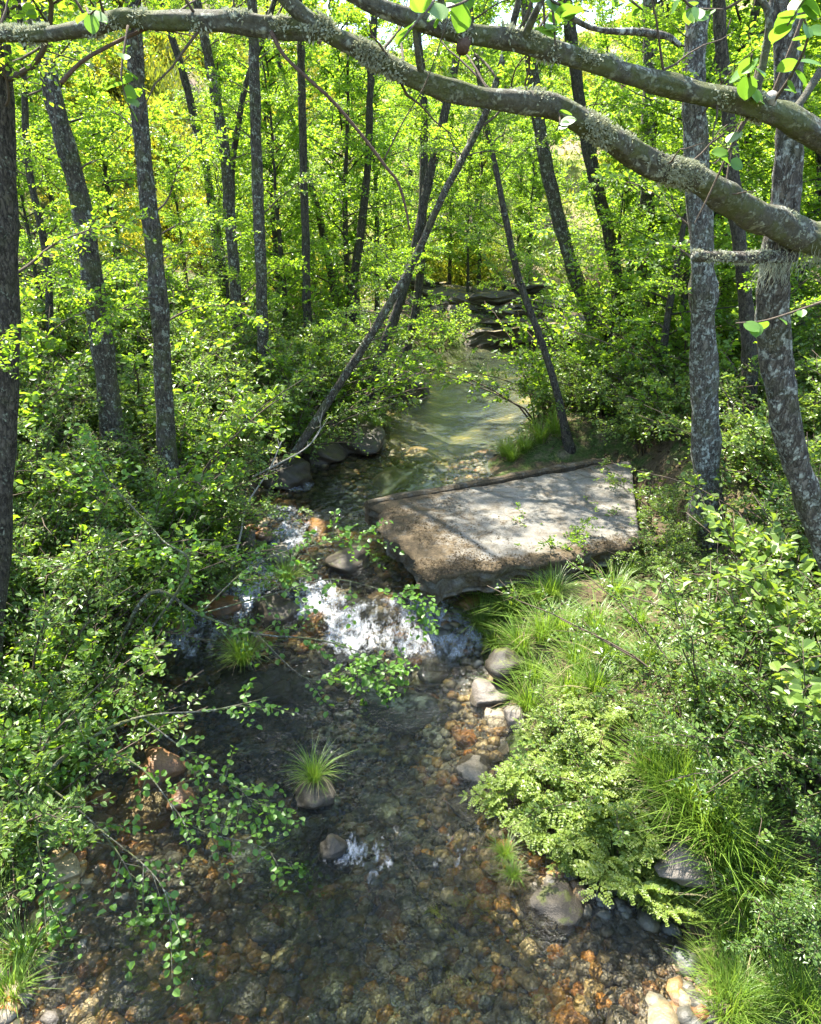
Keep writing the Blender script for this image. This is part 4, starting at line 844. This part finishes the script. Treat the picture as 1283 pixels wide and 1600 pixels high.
for i, (x, y, sc) in enumerate([(1120, 1190, .42), (1180, 1240, .42), (1130, 1120, .5), (1190, 1170, .55), (1240, 1200, .55), (1265, 1280, .45), (1275, 1440, .38), (1085, 1180, .36), (1060, 1140, .36)]):
    one_shrub('elder_shrub', (SHB + SHA)[i % 8], x, y, sc, 'airy leafy shrub of the right bank', 'airy shrubs on the near right bank')
one_shrub('bramble', SHL[0], 1015, 860, .8, 'low bramble spilling over the right front end of the concrete slab')
one_shrub('bramble', SHL[1], 1020, 800, .9, 'low bramble at the right end of the concrete slab')
one_shrub('privet_shrub', SHB[1], 1040, 905, .42, 'small round leaved shrub before the right end of the concrete slab')
one_shrub('ash_sapling', SHC[1], 872, 880, .42, 'small upright sapling growing in front of the concrete slab')
one_shrub('privet_shrub', SHB[0], 1075, 850, .55, 'round leaved shrub overlapping the right end of the concrete slab')
one_shrub('privet_shrub', SHB[2], 1010, 700, .7, 'round leaved shrub behind the right end of the concrete slab lip')
one_shrub('elder_shrub', SHA[2], 1262, 1500, .42, 'small leafy shrub beside the long grass at the near right')
for i, (x, y, sc) in enumerate([(60, 1200, .75), (150, 1110, .8), (205, 1020, .8), (110, 1010, 1.0), (40, 1090, .9), (250, 945, .8), (20, 1290, .7), (170, 930, .9), (310, 890, .6), (90, 920, 1.0), (340, 830, .7), (280, 820, .9), (10, 960, 1.0), (100, 1150, .7), (230, 870, .9)]):
    one_shrub('alder_shrub', (SHC + SHA)[i % 7], x, y, sc, 'leafy shrub overhanging the left water edge', 'shrubs leaning over the left water edge')
one_shrub('alder_shrub', SHC[2], 600, 622, .95, 'broad alder bush leaning over the pool beside the dark twin stem')
one_shrub('alder_shrub', SHC[0], 862, 640, .8, 'alder bush leaning over the pool behind the thin leaning sapling')
one_shrub('alder_shrub', SHC[1], 690, 545, .9, 'alder bush at the pool head before the rock outcrop')
one_shrub('alder_shrub', SHC[0], 560, 630, .75, 'bushy alder leaning out beside the mossy left bank rock')

# ------------------------------------------------------------------ rocks and moss on the left bank by the pool
def bank_rock(x, y, s, flat, label, seed, mat='mossrock', dz=0):
    p = on_water(x, y); o = tag(ob('bank_rock', rock_mesh('bank_rock', M[mat], 4, seed, .5, flat), None, (p[0], p[1], wl(p[1]) + dz), (0, 0, seed), s), label, 'rock'); return o
bank_rock(555, 694, .62, .5, 'mossy dark rock at the pool edge below the leaning alder', 41)
bank_rock(500, 716, .45, .6, 'dark mossy rock under the base of the leaning alder', 43)
bank_rock(445, 748, .5, .6, 'dark wet bank rock beside the leaning alder roots', 44)
bank_rock(640, 612, .6, .6, 'dark rock in shade on the pool edge below the twin stem', 47)

# ------------------------------------------------------------------ rock outcrop at the head of the pool
def outcrop():
    b = at(765, 545, 24.5); t = thing('rock_outcrop', (b[0], b[1], .4), 'layered dark rock outcrop with yellow lichen at the head of the pool', 'rock')
    specs = [(rng.uniform(-2.6, 2.6), .3 + .55 * l + rng.normal(0, .25), l * .36 + rng.normal(0, .06), rng.uniform(.5, 1.15), rng.uniform(.22, .5)) for l in range(5) for q in range(6 - l // 2)]
    for k, (x, y, z, s, f) in enumerate(specs):
        bm = bmesh.new(); bmesh.ops.create_cube(bm, size=2); bmesh.ops.subdivide_edges(bm, edges=bm.edges, cuts=9, use_grid_fill=True)
        for w in bm.verts:
            c = w.co; h = float(.5 * fbm(c.x * .9 + k * 7, c.y * .9 + c.z * 1.5 + k, 4)); rr = max(abs(c.x), abs(c.y)); c.x *= 1 + h; c.y *= .85 + h
            c.z = c.z * f * (1 - .25 * max(0, rr - .6)) + .28 * float(fbm(c.x * 1.2 + k, c.y * 1.2, 4)); c.x += .12 * float(vnoise(c.z * 7 + k, k * 3.3)); c.y += .14 * float(vnoise(c.z * 7, k * 5.3))
        me = bpy.data.meshes.new('rock_slab'); bm.to_mesh(me); bm.free(); me.materials.append(M['cliff']); ob('rock_slab', me, t, (x, y, z), (rng.normal(0, .08), rng.normal(0, .1), rng.normal(0, .35)), (s * 1.2, s * .9, s * .8))
outcrop()

# ------------------------------------------------------------------ grass tussocks and leafy plants
def tuft(x, y, sc, label, group=None, P=GR, on_w=None, dz=0):
    p = on_water(x, y) if on_w else ground_hit(x, y); z = (wl(p[1]) + on_w) if on_w else float(height(p[0], p[1]))
    put('grass_tuft', [P[rng.integers(0, len(P))], DRY], ('blades', 'dry_blades'), (p[0], p[1], z + dz), label if group is None else lab(label, p[0], p[1], sc, .5, 1), 'grass', group, None, sc)
tuft(492, 1232, .42, 'bright grass tuft on a dark rock alone in the open stream', None, GR, .10)
tuft(450, 930, .55, 'grass tuft on the dark wet rock amid the white water', None, GR, .16)
tuft(382, 1040, .62, 'arching grass tuft in the stream below the riffle', None, GR, .06)
tuft(790, 1340, .26, 'small yellow green water weed clump in the shallows', None, GR, .02)
tuft(802, 1372, .24, 'low bright water weed clump just below the other one in the shallows', None, GR, .02)
for (x, y, s) in ((960, 930, .8), (990, 980, .8), (950, 1030, .8), (1010, 1040, .7), (980, 900, .7), (755, 985, .95), (800, 965, 1.0), (845, 945, .8), (815, 1020, .85), (835, 1065, .7), (825, 1110, .8), (775, 1015, .6), (880, 990, .8), (900, 1040, .9), (890, 1090, .9), (930, 990, .8), (865, 935, .7), (850, 1000, .9), (930, 1080, .8)):
    tuft(x, y, s * .78, 'bright green sedge tussock', 'sedge tussocks below the slab')
for (x, y, s) in ((1040, 1240, .9), (1080, 1260, 1.0), (1100, 1320, 1.0), (1130, 1370, .95), (1090, 1300, .9), (1160, 1420, .9), (1050, 1290, .8), (1180, 1390, .9), (1140, 1320, .9), (1190, 1470, .8), (1140, 1480, .55), (1220, 1560, .6), (1180, 1590, .5), (1260, 1590, .6), (1130, 1590, .6), (1150, 1570, .6), (1115, 1530, .5), (1020, 1215, .8), (1230, 1440, .7), (1140, 1540, .45)):
    tuft(x, y, s * .72, 'long arching grass clump', 'long grass on the near right bank', GRL)
for (x, y, s) in ((790, 712, .6), (820, 705, .75), (845, 690, .8), (800, 720, .6), (870, 680, .8)):
    tuft(x, y, s, 'pool edge sedge tuft', 'sedge tufts behind the slab')
for (x, y, s) in ((500, 718, .6), (590, 692, .5), (530, 700, .6), (560, 684, .6), (480, 730, .5), (545, 690, .55)):
    tuft(x, y, s, 'mossy rock grass tuft', 'grass tufts below the leaning alder', GR, .28)
for (x, y, s) in ((300, 880, .9), (330, 850, .9), (280, 930, 1.0), (310, 905, .9), (260, 950, .8), (60, 1280, .8), (20, 1340, .8), (40, 1500, .5), (20, 1560, .5), (90, 1230, .8), (345, 900, .6), (240, 930, .9)):
    tuft(x, y, s, 'left bank edge grass clump', 'grass along the left bank edge')
for (x, y, s) in ((800, 1270, .9), (850, 1250, 1.0), (870, 1310, .9), (930, 1290, 1.0), (960, 1350, 1.1), (1010, 1390, 1.0), (900, 1350, .7), (850, 1190, .8), (900, 1210, .9), (970, 1290, 1.0), (940, 1225, .7), (880, 1140, .8), (940, 1140, .8), (1055, 1425, .8)):
    p = ground_hit(x, y); put('umbel_plant', FERN[rng.integers(0, 3)], ('stalks', 'leaves'), (p[0], p[1], float(height(p[0], p[1])) - .02), lab('light green ferny leaved plant', p[0], p[1], s, .7, 1.1), 'plant', 'ferny plants along the right water edge', None, s * .85)

# ------------------------------------------------------------------ ground cover
def cover(n, xr, yr, mat, name, label, ls, full, hmax, thr):
    X = rng.uniform(*xr, n); Y = yr[0] + (yr[1] - yr[0]) * rng.random(n) ** 1.4; a, b = chan(X, Y); d = np.maximum(a, b); k = (d > .12) & (fbm(X * .8 + 4, Y * .8) > thr)
    k &= ~((X > .3) & (X < 3.2) & (Y > 7.2) & (Y < 12.0) & (b < 1.6)); X = X[k]; Y = Y[k]; P = np.stack([X, Y, height(X, Y) + hmax * rng.random(len(X)) ** 2 * (1 + fbm(X * 2, Y * 2))], -1); m_ = len(P)
    s = rng.uniform(.6, 1.3, m_) * ls * (1 + .04 * Y); mb = MB(); leafset(mb, P, rv(m_) * [1, 1, .4], UP + rv(m_, .5), s, s * .7, full)
    tag(ob(name, mb.mesh(name, M[mat], False)), label, 'ground cover', kind='stuff')
cover(90000, (-11, 12), (3, 26), 'shrub2', 'ground_cover', 'low leafy herbs and ivy carpeting both banks', .05, False, .30, -.12)
cover(40000, (-10, 10), (2.6, 22), 'litter', 'leaf_litter', 'brown fallen leaves scattered over the banks', .05, False, .02, -.6)

def hillcover():
    n = 60000; Y = 26 + 60 * rng.random(n) ** 1.3; X = rng.uniform(-.75, .5, n) * Y; a, b = chan(X, Y); k = np.maximum(a, b) > 1; X = X[k]; Y = Y[k]
    P = np.stack([X, Y, height(X, Y) + .3 * rng.random(len(X)) ** 2], -1); m_ = len(P); s_ = rng.uniform(.12, .38, m_); mb = MB(); leafset(mb, P, UP * .8 + rv(m_, .7), rv(m_), s_, s_ * .35, False)
    tag(ob('hill_scrub', mb.mesh('hill_scrub', M['broom'], False)), 'rough green grass and scrub covering the hillside', 'scrub', kind='stuff')
hillcover()
# ------------------------------------------------------------------ background wood and hillside
def bgtree(x, Y, sc, label, group, lean=0):
    k = rng.integers(0, 5); z = float(height(x, Y)); t = thing('alder_tree', (x, Y, z), label, 'tree', group, rng.random() * 6.28, sc)
    w, f = CROWN[k]; mb = BGT[rng.integers(0, len(BGT))]; ob('trunk', mb, t); ob('limbs', w, t); ob('crown', f, t)
BGT = []
for k in range(4):
    tt = np.linspace(0, 1, 26)[:, None]; P = UP * (-.2 + 9.8 * tt) + np.cumsum(rv(26, .035), 0) * tt; mb = MB(); tube(mb, P, np.linspace(.13, .02, 26), 8, .2, k + 50); BGT.append(mb.mesh('trunk', M['bark_dark']))
spots = []
def where(desc, x, Y, sc, lo, hi):
    sz = 'large ' if sc > lo + .67 * (hi - lo) else 'small ' if sc < lo + .33 * (hi - lo) else 'middling '
    up = 'low on' if Y < 38 else 'midway up' if Y < 52 else 'high on'; r = x / Y
    to = 'on its open broom slope' if r < -.25 else 'in line with the slender poles' if r < -.08 else 'above the pool head' if r < .1 else 'beyond the right bank wood'
    return f'{sz}{desc} {up} the hillside {to}'
def bgset(n, xr, yr, label, group, smin=.8, smax=1.25, gap=1.7, avoid=None):
    c = 0; tr = 0
    while c < n and tr < 4000:
        tr += 1; Y = rng.uniform(*yr); x = rng.uniform(*xr); a, b = chan(x, Y)
        if max(float(a), float(b)) < .8: continue
        if avoid and avoid(x, Y): continue
        if any((x - p) ** 2 + (Y - q) ** 2 < gap ** 2 for p, q in spots): continue
        sc = rng.uniform(smin, smax); spots.append((x, Y)); bgtree(x, Y, sc, lab(label, x, Y, sc, smin, smax) if Y < 32 else where(label, x, Y, sc, smin, smax), group); c += 1
bgset(20, (5.0, 20), (14, 27), 'full grown leafy alder', 'wood on the right of the stream')
bgset(9, (-16, -4.5), (17, 30), 'full grown leafy alder', 'wood on the left of the stream', .6, .95, 2.2, lambda x, Y: -.40 < x / Y < -.04)
bgset(9, (-12, -2.4), (12.5, 24), 'leafy alder sapling', 'young alders on the left bank', .38, .52, 1.2)
bgset(14, (3.4, 11), (12.5, 25), 'leafy alder sapling', 'young alders on the right bank', .4, .62, 1.2)
bgset(9, (-8.5, -.6), (17, 25), 'slender leafy alder pole', 'slender alders left of the pool', .6, .8, 1.1, lambda x, Y: -.38 < x / Y < -.22)
bgset(8, (-1.5, 5.5), (25.5, 29), 'leafy young alder', 'young alders about the outcrop', .45, .7, 1.1)
bgset(14, (-26, 10), (36, 70), 'rounded pale green tree', 'trees on the hillside', .5, .8, 4, lambda x, Y: -.16 < x / Y < -.04)
bgset(18, (-3, 26), (28, 46), 'tall leafy tree', 'wood beyond the pool', .8, 1.2, 2.4, lambda x, Y: -.14 < x / Y < -.03)
def hillset(n, xr, yr, kinds, name, label, group, smin, smax):
    for i in range(n):
        Y = rng.uniform(*yr); x = rng.uniform(*xr); a, b = chan(x, Y)
        if max(float(a), float(b)) < 2: continue
        k = kinds[i % len(kinds)]; sc = rng.uniform(smin, smax); put(name, BROOM[k], ('stems', 'foliage', 'blossom'), (x, Y, float(height(x, Y)) - .1), where(label, x, Y, sc, smin, smax), 'shrub', group, None, sc)
hillset(110, (-38, -5), (25, 58), (0, 0, 1), 'broom_bush', 'yellow flowering broom bush', 'flowering broom on the hillside', .9, 1.7)
hillset(190, (-45, 24), (26, 85), (2, 2, 1), 'broom_bush', 'green broom bush', 'green scrub on the hillside', .9, 1.9)
hillset(40, (-36, 14), (28, 80), (3,), 'heath_bush', 'grey pink heath bush', 'heath on the hillside', .7, 1.3)
print('OBJECTS', len(bpy.data.objects), 'TRIS', sum(len(m.loops) - 2 * len(m.polygons) for m in bpy.data.meshes))
